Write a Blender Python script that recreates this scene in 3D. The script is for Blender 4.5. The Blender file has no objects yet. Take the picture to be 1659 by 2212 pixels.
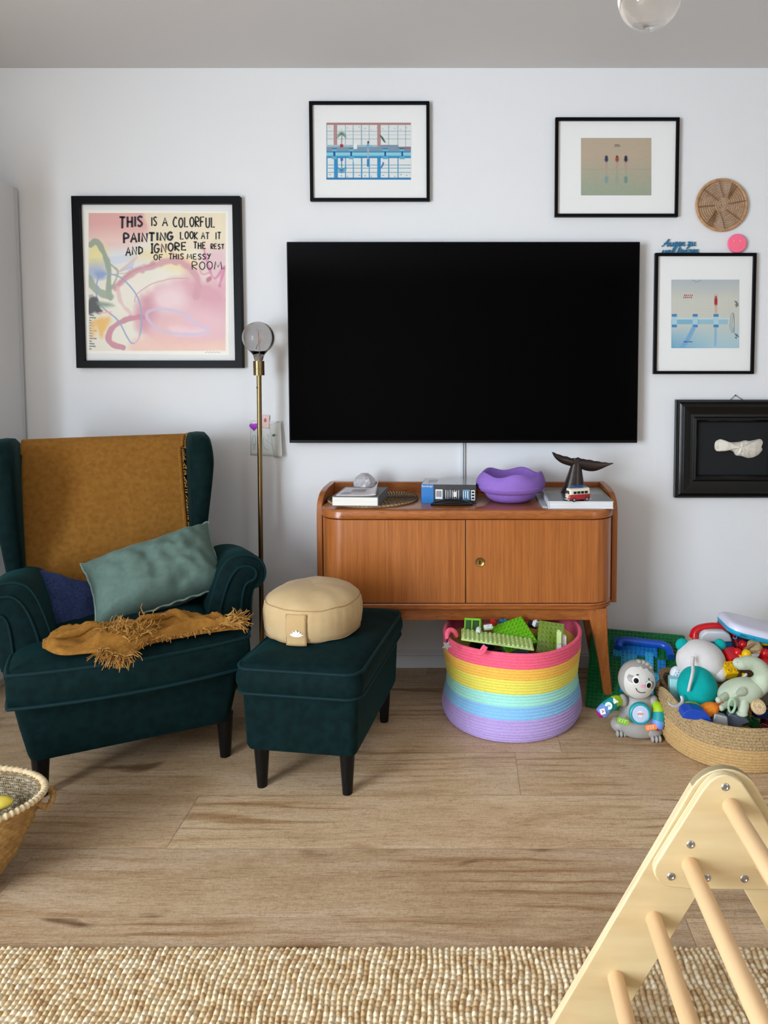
import bpy, bmesh, math, random
import numpy as np
from mathutils import Vector as V, Matrix, noise
random.seed(7)
sc = bpy.context.scene
COL = sc.collection
R = math.radians
# ------------------------------------------------------------------ camera
FPX, CX, CY, TILT, DIST, EYE = 1530.0, 1003.0, 888.0, R(3.3), 3.048, 1.30
cam_d = bpy.data.cameras.new('camera')
cam = bpy.data.objects.new('camera', cam_d); COL.objects.link(cam)
cam.location = (0, -DIST, EYE); cam.rotation_euler = (R(90) - TILT, 0, 0)
cam_d.sensor_width = 36; cam_d.lens = FPX * 36 / 2212
cam_d.shift_x = -(CX - 829.5) / 2212; cam_d.shift_y = -(1106 - CY) / 2212
cam_d.clip_start = 0.02
sc.camera = cam
# ------------------------------------------------------------------ light
sc.view_settings.view_transform = 'Standard'; sc.view_settings.look = 'None'
sc.view_settings.gamma = 1.0; sc.view_settings.use_curve_mapping = False
sc.view_settings.exposure = 0.06
w = bpy.data.worlds.new('world'); sc.world = w; w.use_nodes = True
w.node_tree.nodes['Background'].inputs[0].default_value = (0.75, 0.86, 1.0, 1)
w.node_tree.nodes['Background'].inputs[1].default_value = 0.6
ROOM = dict(x0=-2.52, x1=2.15, y0=-6.4, z1=2.565)
def area(name, loc, rot, sx, sy, power, col):
    d = bpy.data.lights.new(name, 'AREA'); d.shape = 'RECTANGLE'; d.size = sx; d.size_y = sy
    d.energy = power; d.color = col
    o = bpy.data.objects.new(name, d); COL.objects.link(o); o.location = loc; o.rotation_euler = rot
    return o
# daylight entering through the glazed opening of the left wall and a smaller window in the right wall: (y0, y1, z0, z1)
WIN = {'left': (-5.2, -2.7, 0.15, 2.25), 'right': (-4.6, -3.3, 0.85, 2.2)}
area('daylight_a', (ROOM['x0'] - .12, -3.95, 1.25), (R(90), 0, R(-90)), 2.4, 2.0, 290, (0.80, 0.90, 1.0))
area('daylight_b', (ROOM['x1'] + .12, -3.95, 1.52), (R(90), 0, R(90)), 1.25, 1.3, 22, (0.95, 0.97, 1.0))

# ------------------------------------------------------------------ pixel helpers (photo pixel + known depth -> place in the room)
_c, _s = math.cos(TILT), math.sin(TILT)
def _ray(px, py):
    x = (px - CX) / FPX; y = (CY - py) / FPX
    return V((x, _c + y * _s, -_s + y * _c))
EYEP = V((0, -DIST, EYE))
def at(px, py, Y): r = _ray(px, py); return EYEP + r * ((Y + DIST) / r.y)
def on(px, py, Z=0.0): r = _ray(px, py); return EYEP + r * ((Z - EYE) / r.z)
def onplane(px, py, O, N): r = _ray(px, py); return EYEP + r * ((V(O) - EYEP).dot(N) / r.dot(N))

# ------------------------------------------------------------------ materials
def C(h):
    h = h.lstrip('#'); o = []
    for i in (0, 2, 4):
        x = int(h[i:i + 2], 16) / 255
        o.append(x / 12.92 if x <= .04045 else ((x + .055) / 1.055) ** 2.4)
    return (*o, 1.0)
_mc = {}
def M(name, col, rough=.55, metal=0., col2=None, ns=20., st=(1, 1, 1), det=5., lo=.35, hi=.65, bump=0., bs=300., bst=(1, 1, 1),
      sheen=0., spec=.5, trans=0., coat=0., ior=1.45, coord='Object', dist=0., emit=None, alpha=1., bd=.002, tint=None):
    if name in _mc: return _mc[name]
    m = bpy.data.materials.new(name); m.use_nodes = True; nt = m.node_tree; N = nt.nodes; L = nt.links
    b = N['Principled BSDF']
    b.inputs['Base Color'].default_value = C(col); b.inputs['Roughness'].default_value = rough
    b.inputs['Metallic'].default_value = metal; b.inputs['Specular IOR Level'].default_value = spec
    b.inputs['Transmission Weight'].default_value = trans; b.inputs['IOR'].default_value = ior
    b.inputs['Coat Weight'].default_value = coat; b.inputs['Coat Roughness'].default_value = .08
    b.inputs['Sheen Weight'].default_value = sheen; b.inputs['Alpha'].default_value = alpha
    if tint: b.inputs['Sheen Tint'].default_value = C(tint)
    if sheen: b.inputs['Sheen Roughness'].default_value = .35
    tc = None
    def mapped(scale):
        nonlocal tc
        if tc is None: tc = N.new('ShaderNodeTexCoord')
        mp = N.new('ShaderNodeMapping'); mp.inputs['Scale'].default_value = scale
        L.new(tc.outputs[coord], mp.inputs['Vector']); return mp
    if col2:
        nz = N.new('ShaderNodeTexNoise'); nz.inputs['Scale'].default_value = ns; nz.inputs['Detail'].default_value = det
        nz.inputs['Distortion'].default_value = dist
        L.new(mapped(st).outputs[0], nz.inputs['Vector'])
        rp = N.new('ShaderNodeValToRGB'); rp.color_ramp.elements[0].position = lo; rp.color_ramp.elements[1].position = hi
        rp.color_ramp.elements[0].color = C(col); rp.color_ramp.elements[1].color = C(col2)
        L.new(nz.outputs['Fac'], rp.inputs['Fac']); L.new(rp.outputs['Color'], b.inputs['Base Color'])
    if bump:
        bz = N.new('ShaderNodeTexNoise'); bz.inputs['Scale'].default_value = bs; bz.inputs['Detail'].default_value = 3
        L.new(mapped(bst).outputs[0], bz.inputs['Vector'])
        bp = N.new('ShaderNodeBump'); bp.inputs['Strength'].default_value = bump; bp.inputs['Distance'].default_value = bd
        L.new(bz.outputs['Fac'], bp.inputs['Height']); L.new(bp.outputs['Normal'], b.inputs['Normal'])
    _mc[name] = m
    return m
def weave(m, sx, sz, strength=.6, dist=.002, rot=(0, 0, 0), coord='Object'):
    """adds a woven / stitched relief made of two crossing waves to an existing material"""
    nt = m.node_tree; N = nt.nodes; L = nt.links; b = N['Principled BSDF']
    tc = N.new('ShaderNodeTexCoord'); mp = N.new('ShaderNodeMapping'); mp.inputs['Rotation'].default_value = rot
    L.new(tc.outputs[coord], mp.inputs['Vector'])
    ws = []
    for d, s in (('X', sx), ('Z', sz)):
        wv = N.new('ShaderNodeTexWave'); wv.bands_direction = d; wv.inputs['Scale'].default_value = s
        wv.inputs['Distortion'].default_value = .6; wv.inputs['Detail'].default_value = 1
        L.new(mp.outputs[0], wv.inputs['Vector']); ws.append(wv)
    mu = N.new('ShaderNodeMath'); mu.operation = 'MULTIPLY'
    L.new(ws[0].outputs['Fac'], mu.inputs[0]); L.new(ws[1].outputs['Fac'], mu.inputs[1])
    bp = N.new('ShaderNodeBump'); bp.inputs['Strength'].default_value = strength; bp.inputs['Distance'].default_value = dist
    L.new(mu.outputs[0], bp.inputs['Height']); L.new(bp.outputs['Normal'], b.inputs['Normal'])
    return m

# ------------------------------------------------------------------ mesh helpers
def cr(pts, n=8, closed=False):
    """Catmull-Rom through points"""
    P = [V(p) for p in pts]; out = []; k = len(P)
    rng = range(k) if closed else range(k - 1)
    for i in rng:
        p0 = P[(i - 1) % k] if closed or i > 0 else P[i] * 2 - P[i + 1]
        p1 = P[i]; p2 = P[(i + 1) % k]
        p3 = P[(i + 2) % k] if closed or i + 2 < k else p2 * 2 - p1
        for j in range(n):
            t = j / n
            out.append(.5 * ((2 * p1) + (p2 - p0) * t + (2 * p0 - 5 * p1 + 4 * p2 - p3) * t * t + (3 * p1 - p0 - 3 * p2 + p3) * t ** 3))
    if not closed: out.append(P[-1])
    return out
def rrect(x0, x1, y0, y1, r, n=6):
    o = []
    for cx, cy, a in ((x1 - r, y1 - r, 0), (x0 + r, y1 - r, 90), (x0 + r, y0 + r, 180), (x1 - r, y0 + r, 270)):
        for i in range(n + 1):
            t = R(a + 90 * i / n); o.append((cx + r * math.cos(t), cy + r * math.sin(t)))
    return o
def frame_m(o, x, y, z):
    m = Matrix((V(x), V(y), V(z))).transposed().to_4x4(); m.translation = V(o); return m
def TR(x=0, y=0, z=0, rz=0, rx=0, ry=0, s=1):
    return Matrix.Translation((x, y, z)) @ Matrix.Rotation(rz, 4, 'Z') @ Matrix.Rotation(ry, 4, 'Y') @ Matrix.Rotation(rx, 4, 'X') @ Matrix.Scale(s, 4)
class MB:
    def __init__(s): s.v = []; s.f = []; s.m = []; s.T = Matrix()
    def add(s, vs, fs, mi=0):
        b = len(s.v); T = s.T
        s.v += [T @ V(p) for p in vs]
        for i, f in enumerate(fs):
            s.f.append([b + k for k in f]); s.m.append(mi if isinstance(mi, int) else mi[i])
        return s
    def box(s, x0, x1, y0, y1, z0, z1, mi=0, tx=1, ty=1):
        cx, cy = (x0 + x1) / 2, (y0 + y1) / 2; vs = []
        for z, a, b in ((z0, tx, ty), (z1, 1, 1)):
            for x, y in ((x0, y0), (x1, y0), (x1, y1), (x0, y1)): vs.append((cx + (x - cx) * a, cy + (y - cy) * b, z))
        return s.add(vs, [(3, 2, 1, 0), (4, 5, 6, 7), (0, 1, 5, 4), (1, 2, 6, 5), (2, 3, 7, 6), (3, 0, 4, 7)], mi)
    def loft(s, rings, mi=0, cap=True, closed=True):
        n = len(rings[0]); vs = [p for r in rings for p in r]; fs = []; mm = []
        for i in range(len(rings) - 1):
            for j in range(n if closed else n - 1):
                k = (j + 1) % n
                fs.append((i * n + j, i * n + k, (i + 1) * n + k, (i + 1) * n + j)); mm.append(mi if isinstance(mi, int) else mi[i])
        if cap:
            fs.append(tuple(range(n))[::-1]); mm.append(mm[0])
            fs.append(tuple((len(rings) - 1) * n + j for j in range(n))); mm.append(mm[-2])
        return s.add(vs, fs, mm)
    def prism(s, poly, a, b, axis='y', mi=0):
        f = {'y': lambda p, t: (p[0], t, p[1]), 'z': lambda p, t: (p[0], p[1], t), 'x': lambda p, t: (t, p[0], p[1])}[axis]
        return s.loft([[f(p, a) for p in poly], [f(p, b) for p in poly]], mi)
    def tube(s, pts, r, n=8, closed=False, mi=0, cap=True, flat=1.):
        P = [V(p) for p in pts]; k = len(P); rings = []
        rr = r if callable(r) else (lambda t: r)
        up = None
        for i in range(k):
            a = P[(i + 1) % k] if closed or i < k - 1 else P[i]
            b = P[(i - 1) % k] if closed or i > 0 else P[i]
            t = (a - b)
            t = t.normalized() if t.length > 1e-9 else V((0, 0, 1))
            if up is None: up = V((0, 0, 1)) if abs(t.z) < .9 else V((0, 1, 0))
            x = up.cross(t)
            if x.length < 1e-6: x = V((1, 0, 0)).cross(t)
            x.normalize(); up = t.cross(x).normalized()
            q = rr(i / max(1, k - 1))
            rings.append([P[i] + x * (q * math.cos(2 * math.pi * j / n)) + up * (q * flat * math.sin(2 * math.pi * j / n)) for j in range(n)])
        if closed: rings.append(rings[0])
        return s.loft(rings, mi, cap and not closed)
    def lathe(s, prof, n=32, mi=0, fn=None, cap=False):
        rings = []
        for q in prof:
            rings.append([(q[0] * math.cos(2 * math.pi * j / n), q[0] * math.sin(2 * math.pi * j / n), q[1]) for j in range(n)])
        if fn: rings = [[fn(V(p), i, j) for j, p in enumerate(r)] for i, r in enumerate(rings)]
        return s.loft(rings, mi, cap)
    def ell(s, c, r, n=28, k=16, mi=0, Rm=None, fn=None):
        rings = []
        for i in range(k + 1):
            a = -math.pi / 2 + math.pi * i / k; rg = []
            for j in range(n):
                t = 2 * math.pi * j / n
                p = V((max(1e-4, math.cos(a)) * math.cos(t), max(1e-4, math.cos(a)) * math.sin(t), math.sin(a)))
                if fn: p = fn(p)
                p = V((p.x * r[0], p.y * r[1], p.z * r[2]))
                if Rm is not None: p = Rm @ p
                rg.append(p + V(c))
            rings.append(rg)
        return s.loft(rings, mi, True)
    def poly(s, pts, mi=0): return s.add(pts, [tuple(range(len(pts)))], mi)
    def ribbon(s, pts, w, nrm=(0, -1, 0), mi=0):
        P = [V(p) for p in pts]; k = len(P); nr = V(nrm); vs = []
        ww = w if callable(w) else (lambda t: w)
        for i in range(k):
            t = (P[min(i + 1, k - 1)] - P[max(i - 1, 0)]).normalized(); x = t.cross(nr).normalized() * (ww(i / (k - 1)) / 2)
            vs += [P[i] - x, P[i] + x]
        return s.add(vs, [(2 * i, 2 * i + 1, 2 * i + 3, 2 * i + 2) for i in range(k - 1)], mi)
    def grid(s, fn, nu, nv, mi=0, closed_u=False):
        vs = [fn(i / nu, j / nv) for j in range(nv + 1) for i in range(nu + 1)]
        fs = [(j * (nu + 1) + i, j * (nu + 1) + i + 1, (j + 1) * (nu + 1) + i + 1, (j + 1) * (nu + 1) + i) for j in range(nv) for i in range(nu)]
        return s.add(vs, fs, mi)
    def text(s, body, size, T, mi=0, extrude=0.0003, ax='CENTER', fit=None):
        cu = bpy.data.curves.new('t', 'FONT'); cu.body = body; cu.size = size; cu.extrude = extrude; cu.align_x = ax; cu.align_y = 'CENTER'
        cu.resolution_u = 3
        o = bpy.data.objects.new('t', cu); me = bpy.data.meshes.new_from_object(o)
        xs = [v.co.x for v in me.vertices]
        kx = 1. if not fit or not xs else fit / (max(xs) - min(xs))
        old = s.T; s.T = old @ T
        s.add([V((v.co.x * kx, v.co.y, v.co.z)) for v in me.vertices], [tuple(p.vertices) for p in me.polygons], mi); s.T = old
        bpy.data.meshes.remove(me); bpy.data.objects.remove(o); bpy.data.curves.remove(cu)
        return s
    def build(s, name, mats, parent=None, world=True, smooth=True, bevel=0, seg=2, sub=0, ang=38, recalc=True, solid=0, label=None):
        me = bpy.data.meshes.new(name)
        vs = s.v
        if parent is not None and world:
            inv = pm(parent).inverted(); vs = [inv @ p for p in vs]
        me.from_pydata([tuple(p) for p in vs], [], s.f)
        if not isinstance(mats, (list, tuple)): mats = [mats]
        for m in mats: me.materials.append(m)
        me.polygons.foreach_set('material_index', s.m)
        if recalc:
            bm = bmesh.new(); bm.from_mesh(me); bmesh.ops.remove_doubles(bm, verts=bm.verts, dist=1e-6)
            bmesh.ops.recalc_face_normals(bm, faces=bm.faces); bm.to_mesh(me); bm.free()
        if smooth:
            me.polygons.foreach_set('use_smooth', [True] * len(me.polygons))
            me.set_sharp_from_angle(angle=R(ang))
        me.update()
        o = bpy.data.objects.new(name, me); COL.objects.link(o)
        if parent is not None: o.parent = parent
        if bevel:
            b = o.modifiers.new('bevel', 'BEVEL'); b.width = bevel; b.segments = seg; b.limit_method = 'ANGLE'; b.angle_limit = R(30); b.harden_normals = False
        if solid:
            q = o.modifiers.new('solid', 'SOLIDIFY'); q.thickness = solid; q.offset = 0
        if sub:
            q = o.modifiers.new('sub', 'SUBSURF'); q.levels = sub; q.render_levels = sub
        if label: o['label'] = label
        return o
def pm(o):
    m = Matrix.LocRotScale(o.location, o.rotation_euler, o.scale)
    return pm(o.parent) @ m if o.parent else m
def thing(name, label, cat, loc=(0, 0, 0), rz=0, group=None):
    o = bpy.data.objects.new(name, None); o.empty_display_size = .05; COL.objects.link(o)
    o.location = loc; o.rotation_euler = (0, 0, rz); o['label'] = label; o['category'] = cat
    if group: o['group'] = group
    return o
def tag(o, label, cat, group=None):
    o['label'] = label; o['category'] = cat
    if group: o['group'] = group
    return o
def struct(o): o['kind'] = 'structure'; return o
def pillow(mb, c, thick, nu=26, nv=20, pinch=.06, wr=.008, seed=0., crease=None, mi=0):
    """c = corners (bl, br, tr, tl); a stuffed cushion between them"""
    bl, br, tr, tl = [V(p) for p in c]
    n = (br - bl).cross(tl - bl).normalized()
    sides = []
    for sgn in (1, -1):
        def fn(u, v, sgn=sgn):
            a, b = 2 * u - 1, 2 * v - 1
            ku = u + pinch * a * (b * b - 1) * -.0; kv = v
            ku = .5 + .5 * a * (1 - pinch * (1 - b * b)); kv = .5 + .5 * b * (1 - pinch * (1 - a * a))
            p = bl.lerp(br, ku).lerp(tl.lerp(tr, ku), kv)
            h = (max(0, 1 - a ** 4) ** .6) * (max(0, 1 - b ** 4) ** .6)
            e = 1 - max(abs(a), abs(b)) ** 8
            q = noise.noise(V((a * 2.2 + seed, b * 2.2, sgn * 3.1))) * wr * e
            if crease: q += crease(a, b, sgn) * e
            return p + n * (sgn * thick / 2 * h + q * (1 if sgn > 0 else -1))
        mb.grid(fn, nu, nv, mi)
    edge = []
    for i in range(nu): edge.append((i / nu, 0))
    for i in range(nv): edge.append((1, i / nv))
    for i in range(nu): edge.append((1 - i / nu, 1))
    for i in range(nv): edge.append((0, 1 - i / nv))
    out = []
    for u, v in edge:
        a, b = 2 * u - 1, 2 * v - 1
        ku = .5 + .5 * a * (1 - pinch * (1 - b * b)); kv = .5 + .5 * b * (1 - pinch * (1 - a * a))
        out.append(bl.lerp(br, ku).lerp(tl.lerp(tr, ku), kv))
    return out

# ------------------------------------------------------------------ prints: a fine grid with painted colours (artwork, photographs)
class Canvas:
    def __init__(s, x0, y0, x1, y1, nx, ny, base):
        s.box = (x0, y0, x1, y1); s.X, s.Y = np.meshgrid(np.linspace(x0, x1, nx), np.linspace(y0, y1, ny)); s.img = np.zeros((ny, nx, 3)); s.img[:] = s.h(base); s.rs = np.random.RandomState(5)
    def h(s, c): c = c.lstrip('#'); return np.array([int(c[i:i + 2], 16) / 255 for i in (0, 2, 4)])
    def noise(s, k, seed=0):
        rs = np.random.RandomState(seed); ny, nx = s.X.shape; g = rs.rand(k + 2, k + 2)
        u = np.linspace(0, k, nx); v = np.linspace(0, k, ny); iu = u.astype(int); iv = v.astype(int); fu = u - iu; fv = (v - iv)[:, None]
        fu = fu * fu * (3 - 2 * fu); fv = fv * fv * (3 - 2 * fv)
        a, b, c, d = g[iv][:, iu], g[iv][:, iu + 1], g[iv + 1][:, iu], g[iv + 1][:, iu + 1]
        return (a * (1 - fu) + b * fu) * (1 - fv) + (c * (1 - fu) + d * fu) * fv
    def dist(s, pts, closed=False):
        d = np.full(s.X.shape, 1e9); P = list(pts) + ([pts[0]] if closed else [])
        for (ax, ay), (bx, by) in zip(P[:-1], P[1:]):
            dx, dy = bx - ax, by - ay; t = np.clip(((s.X - ax) * dx + (s.Y - ay) * dy) / (dx * dx + dy * dy + 1e-9), 0, 1)
            d = np.minimum(d, np.hypot(s.X - ax - t * dx, s.Y - ay - t * dy))
        return d
    def mix(s, m, c, a=1.): m = np.clip(m * a, 0, 1)[..., None]; s.img = s.img * (1 - m) + s.h(c) * m
    def poly(s, pts, c, soft=4, a=1., nz=0, seed=1, smooth=True):
        if smooth: pts = [(p.x, p.y) for p in cr([(x, y, 0) for x, y in pts], 6, True)]
        ins = np.zeros(s.X.shape, bool); n = len(pts)
        for i in range(n):
            (x0, y0), (x1, y1) = pts[i], pts[(i + 1) % n]
            if abs(y1 - y0) > 1e-9: ins ^= ((y0 > s.Y) != (y1 > s.Y)) & (s.X < (x1 - x0) * (s.Y - y0) / (y1 - y0) + x0)
        d = s.dist(pts, True); sd = np.where(ins, d, -d) + (nz * (s.noise(24, seed) - .5) * 2 if nz else 0)
        s.mix(np.clip(sd / soft * .5 + .5, 0, 1), c, a)
    def line(s, pts, w, c, soft=2, a=1., nz=0, seed=2, smooth=True):
        if smooth and len(pts) > 2: pts = [(p.x, p.y) for p in cr([(x, y, 0) for x, y in pts], 8)]
        d = s.dist(pts) + (nz * (s.noise(30, seed) - .5) * 2 if nz else 0); s.mix(np.clip((w / 2 - d) / soft + .5, 0, 1), c, a)
    def rect(s, x0, y0, x1, y1, c, a=1.): s.mix(((s.X >= x0) & (s.X < x1) & (s.Y >= y0) & (s.Y < y1)).astype(float), c, a)
    def build(s, name, parent, place, mat_name, rough=.4):
        ny, nx = s.X.shape; img = np.clip(s.img, 0, 1); lin = np.where(img <= .04045, img / 12.92, ((img + .055) / 1.055) ** 2.4)
        inv = pm(parent).inverted(); c00, c10, c11, c01 = [inv @ place(*q) for q in ((s.box[0], s.box[1]), (s.box[2], s.box[1]), (s.box[2], s.box[3]), (s.box[0], s.box[3]))]
        u, v = np.meshgrid(np.linspace(0, 1, nx), np.linspace(0, 1, ny)); co = np.zeros((ny, nx, 3))
        for k in range(3): co[..., k] = (c00[k] * (1 - u) + c10[k] * u) * (1 - v) + (c01[k] * (1 - u) + c11[k] * u) * v
        i = (np.arange(ny - 1)[:, None] * nx + np.arange(nx - 1)).ravel(); fs = np.stack([i, i + nx, i + nx + 1, i + 1], 1)
        me = bpy.data.meshes.new(name); me.from_pydata(co.reshape(-1, 3).tolist(), [], fs.tolist())
        at_ = me.color_attributes.new('artwork', 'FLOAT_COLOR', 'POINT'); at_.data.foreach_set('color', np.concatenate([lin, np.ones((ny, nx, 1))], 2).ravel())
        m = M(mat_name, '#ffffff', rough, spec=.3)
        if not any(n.type == 'ATTRIBUTE' for n in m.node_tree.nodes):
            a = m.node_tree.nodes.new('ShaderNodeAttribute'); a.attribute_name = 'artwork'; m.node_tree.links.new(a.outputs['Color'], m.node_tree.nodes['Principled BSDF'].inputs['Base Color'])
        me.materials.append(m); o = bpy.data.objects.new(name, me); COL.objects.link(o); o.parent = parent; return o
# ================================================================== ROOM
wall_m = M('wall_paint', '#e3e4e6', .85, bump=.12, bs=260, bd=.0015, spec=.25)
ceil_m = M('ceiling_paint', '#d3d1d0', .9, spec=.2)
far_m = M('wall_paint_greige', '#a39d96', .85, spec=.2)  # unseen right and front walls, toned darker so less fill light bounces back
x0, x1, y0, z1 = ROOM['x0'], ROOM['x1'], ROOM['y0'], ROOM['z1']
b = MB(); b.box(x0 - .1, x1 + .1, 0, .1, 0, z1 + .1); struct(b.build('wall_back', wall_m))
for side, xa, xb in (('left', x0 - .1, x0), ('right', x1, x1 + .1)):
    ya, yb, za, zb = WIN[side]; b = MB()
    b.box(xa, xb, y0, ya, 0, z1 + .1); b.box(xa, xb, yb, 0, 0, z1 + .1); b.box(xa, xb, ya, yb, 0, za); b.box(xa, xb, ya, yb, zb, z1 + .1)
    struct(b.build('wall_' + side, wall_m if side == 'left' else far_m, recalc=False))
b = MB(); b.box(x0 - .1, x1 + .1, y0 - .1, y0, 0, z1 + .1); struct(b.build('wall_front', far_m))
b = MB(); b.box(x0 - .1, x1 + .1, y0 - .1, .1, z1, z1 + .1); struct(b.build('ceiling', ceil_m))
fr_m = M('window_frame_white', '#f0f0ee', .4)
for k, side in enumerate(('left', 'right')):
    ya, yb, d, e = WIN[side]; xc = x0 - .05 if side == 'left' else x1 + .05; b = MB()
    for q in (ya + .03, (ya + yb) / 2, yb - .03): b.box(xc - .03, xc + .03, q - .03, q + .03, d, e)
    for q in (d + .03, e - .03): b.box(xc - .03, xc + .03, ya, yb, q - .03, q + .03)
    struct(b.build('window_%d' % (k + 1), fr_m))
bb_m = M('baseboard_white', '#dedfe2', .5)
b = MB(); b.prism([(-.018, 0), (-.018, .052), (-.012, .056), (-.012, .062), (-.006, .066), (-.004, .072), (0, .072), (0, 0)], x0, x1, 'x', 0)
struct(b.build('baseboard_back', bb_m))
# ---- floor: laminate planks 244 mm wide, each one its own quad with its own grain offset
def floor_material():
    m = bpy.data.materials.new('oak_laminate'); m.use_nodes = True; nt = m.node_tree; N = nt.nodes; L = nt.links; b = N['Principled BSDF']
    uv = N.new('ShaderNodeUVMap'); uv.uv_map = 'plank'
    at_ = N.new('ShaderNodeAttribute'); at_.attribute_name = 'tone'
    def noise_(scale, det, dist, st, typ='ShaderNodeTexNoise'):
        mp = N.new('ShaderNodeMapping'); mp.inputs['Scale'].default_value = st; L.new(uv.outputs[0], mp.inputs['Vector'])
        n = N.new(typ); n.inputs['Scale'].default_value = scale; L.new(mp.outputs[0], n.inputs['Vector'])
        if typ == 'ShaderNodeTexNoise': n.inputs['Detail'].default_value = det; n.inputs['Distortion'].default_value = dist
        return n
    def ramp(src, p):
        r = N.new('ShaderNodeValToRGB'); L.new(src, r.inputs['Fac'])
        el = r.color_ramp.elements; el[0].position, el[0].color = p[0][0], C(p[0][1]); el[1].position, el[1].color = p[-1][0], C(p[-1][1])
        for q in p[1:-1]: e = el.new(q[0]); e.color = C(q[1])
        return r
    def mix(a, b_, fac, mode='MULTIPLY'):
        x = N.new('ShaderNodeMix'); x.data_type = 'RGBA'; x.blend_type = mode
        if isinstance(fac, float): x.inputs[0].default_value = fac
        else: L.new(fac, x.inputs[0])
        L.new(a, x.inputs[6]); L.new(b_, x.inputs[7]); return x.outputs[2]
    big = noise_(3.0, 5, .9, (.7, 3.2, 1)); base = ramp(big.outputs['Fac'], [(.28, '#cdb08b'), (.5, '#e4cba8'), (.72, '#f0dcc0')])
    fine = noise_(14, 8, 1.5, (.9, 22, 1)); fr = ramp(fine.outputs['Fac'], [(.30, '#8d6d55'), (.52, '#ffffff'), (1, '#ffffff')])
    grain = noise_(60, 4, .4, (1.2, 30, 1)); gr = ramp(grain.outputs['Fac'], [(.34, '#b59a86'), (.55, '#ffffff')])
    rays = noise_(55, 2, 2.5, (3.2, 1.2, 1)); rr = ramp(rays.outputs['Fac'], [(.36, '#c9b6a2'), (.5, '#ffffff')])
    kn = noise_(2.6, 3, .8, (.75, 2.2, 1)); kr = ramp(kn.outputs['Fac'], [(.645, '#ffffff'), (.70, '#8d7462'), (.76, '#5d4c42')])
    tone = ramp(at_.outputs['Fac'], [(0, '#d9d2cc'), (.5, '#f4efe8'), (1, '#ffffff')])
    wm = N.new('ShaderNodeMapping'); wm.inputs['Scale'].default_value = (.28, 2.2, 1); L.new(uv.outputs[0], wm.inputs['Vector'])
    wv_ = N.new('ShaderNodeTexWave'); wv_.bands_direction = 'Y'; wv_.inputs['Scale'].default_value = 3.2; wv_.inputs['Distortion'].default_value = 14; wv_.inputs['Detail'].default_value = 4; wv_.inputs['Detail Scale'].default_value = .9
    L.new(wm.outputs[0], wv_.inputs['Vector']); wr_ = ramp(wv_.outputs['Fac'], [(.0, '#d2c0ac'), (.2, '#f2ebe2'), (.45, '#ffffff')])
    pat = noise_(1.6, 2, .3, (.8, 1.6, 1)); pf = ramp(pat.outputs['Fac'], [(.45, '#000000'), (.62, '#ffffff')])
    c = mix(base.outputs[0], fr.outputs[0], .55); c = mix(c, wr_.outputs[0], pf.outputs[0]); c = mix(c, gr.outputs[0], .55); c = mix(c, rr.outputs[0], .45)
    vm = N.new('ShaderNodeMapping'); vm.inputs['Scale'].default_value = (2.1, 5.2, 1); wob = noise_(7, 3, 0, (1, 1, 1)); va = N.new('ShaderNodeVectorMath'); va.operation = 'MULTIPLY_ADD'
    va.inputs[1].default_value = (.10, .05, 0); L.new(wob.outputs['Color'], va.inputs[0]); L.new(uv.outputs[0], va.inputs[2]); L.new(va.outputs[0], vm.inputs['Vector'])
    vo = N.new('ShaderNodeTexVoronoi'); vo.inputs['Scale'].default_value = 1; vo.inputs['Randomness'].default_value = .9; L.new(vm.outputs[0], vo.inputs['Vector'])
    vr = ramp(vo.outputs['Distance'], [(.03, '#5f4d42'), (.075, '#9c8370'), (.13, '#d9cbbb'), (.24, '#ffffff')]); sx = N.new('ShaderNodeSeparateColor'); L.new(vo.outputs['Color'], sx.inputs[0])
    vk = ramp(sx.outputs[0], [(.40, '#000000'), (.46, '#ffffff')])
    c = mix(c, vr.outputs[0], vk.outputs[0])
    c = mix(c, kr.outputs[0], .8); c = mix(c, tone.outputs[0], 1.0)
    L.new(c, b.inputs['Base Color'])
    b.inputs['Roughness'].default_value = .42; b.inputs['Specular IOR Level'].default_value = .35
    bp = N.new('ShaderNodeBump'); bp.inputs['Strength'].default_value = .25; bp.inputs['Distance'].default_value = .001
    L.new(fine.outputs['Fac'], bp.inputs['Height']); L.new(bp.outputs['Normal'], b.inputs['Normal'])
    return m
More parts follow.
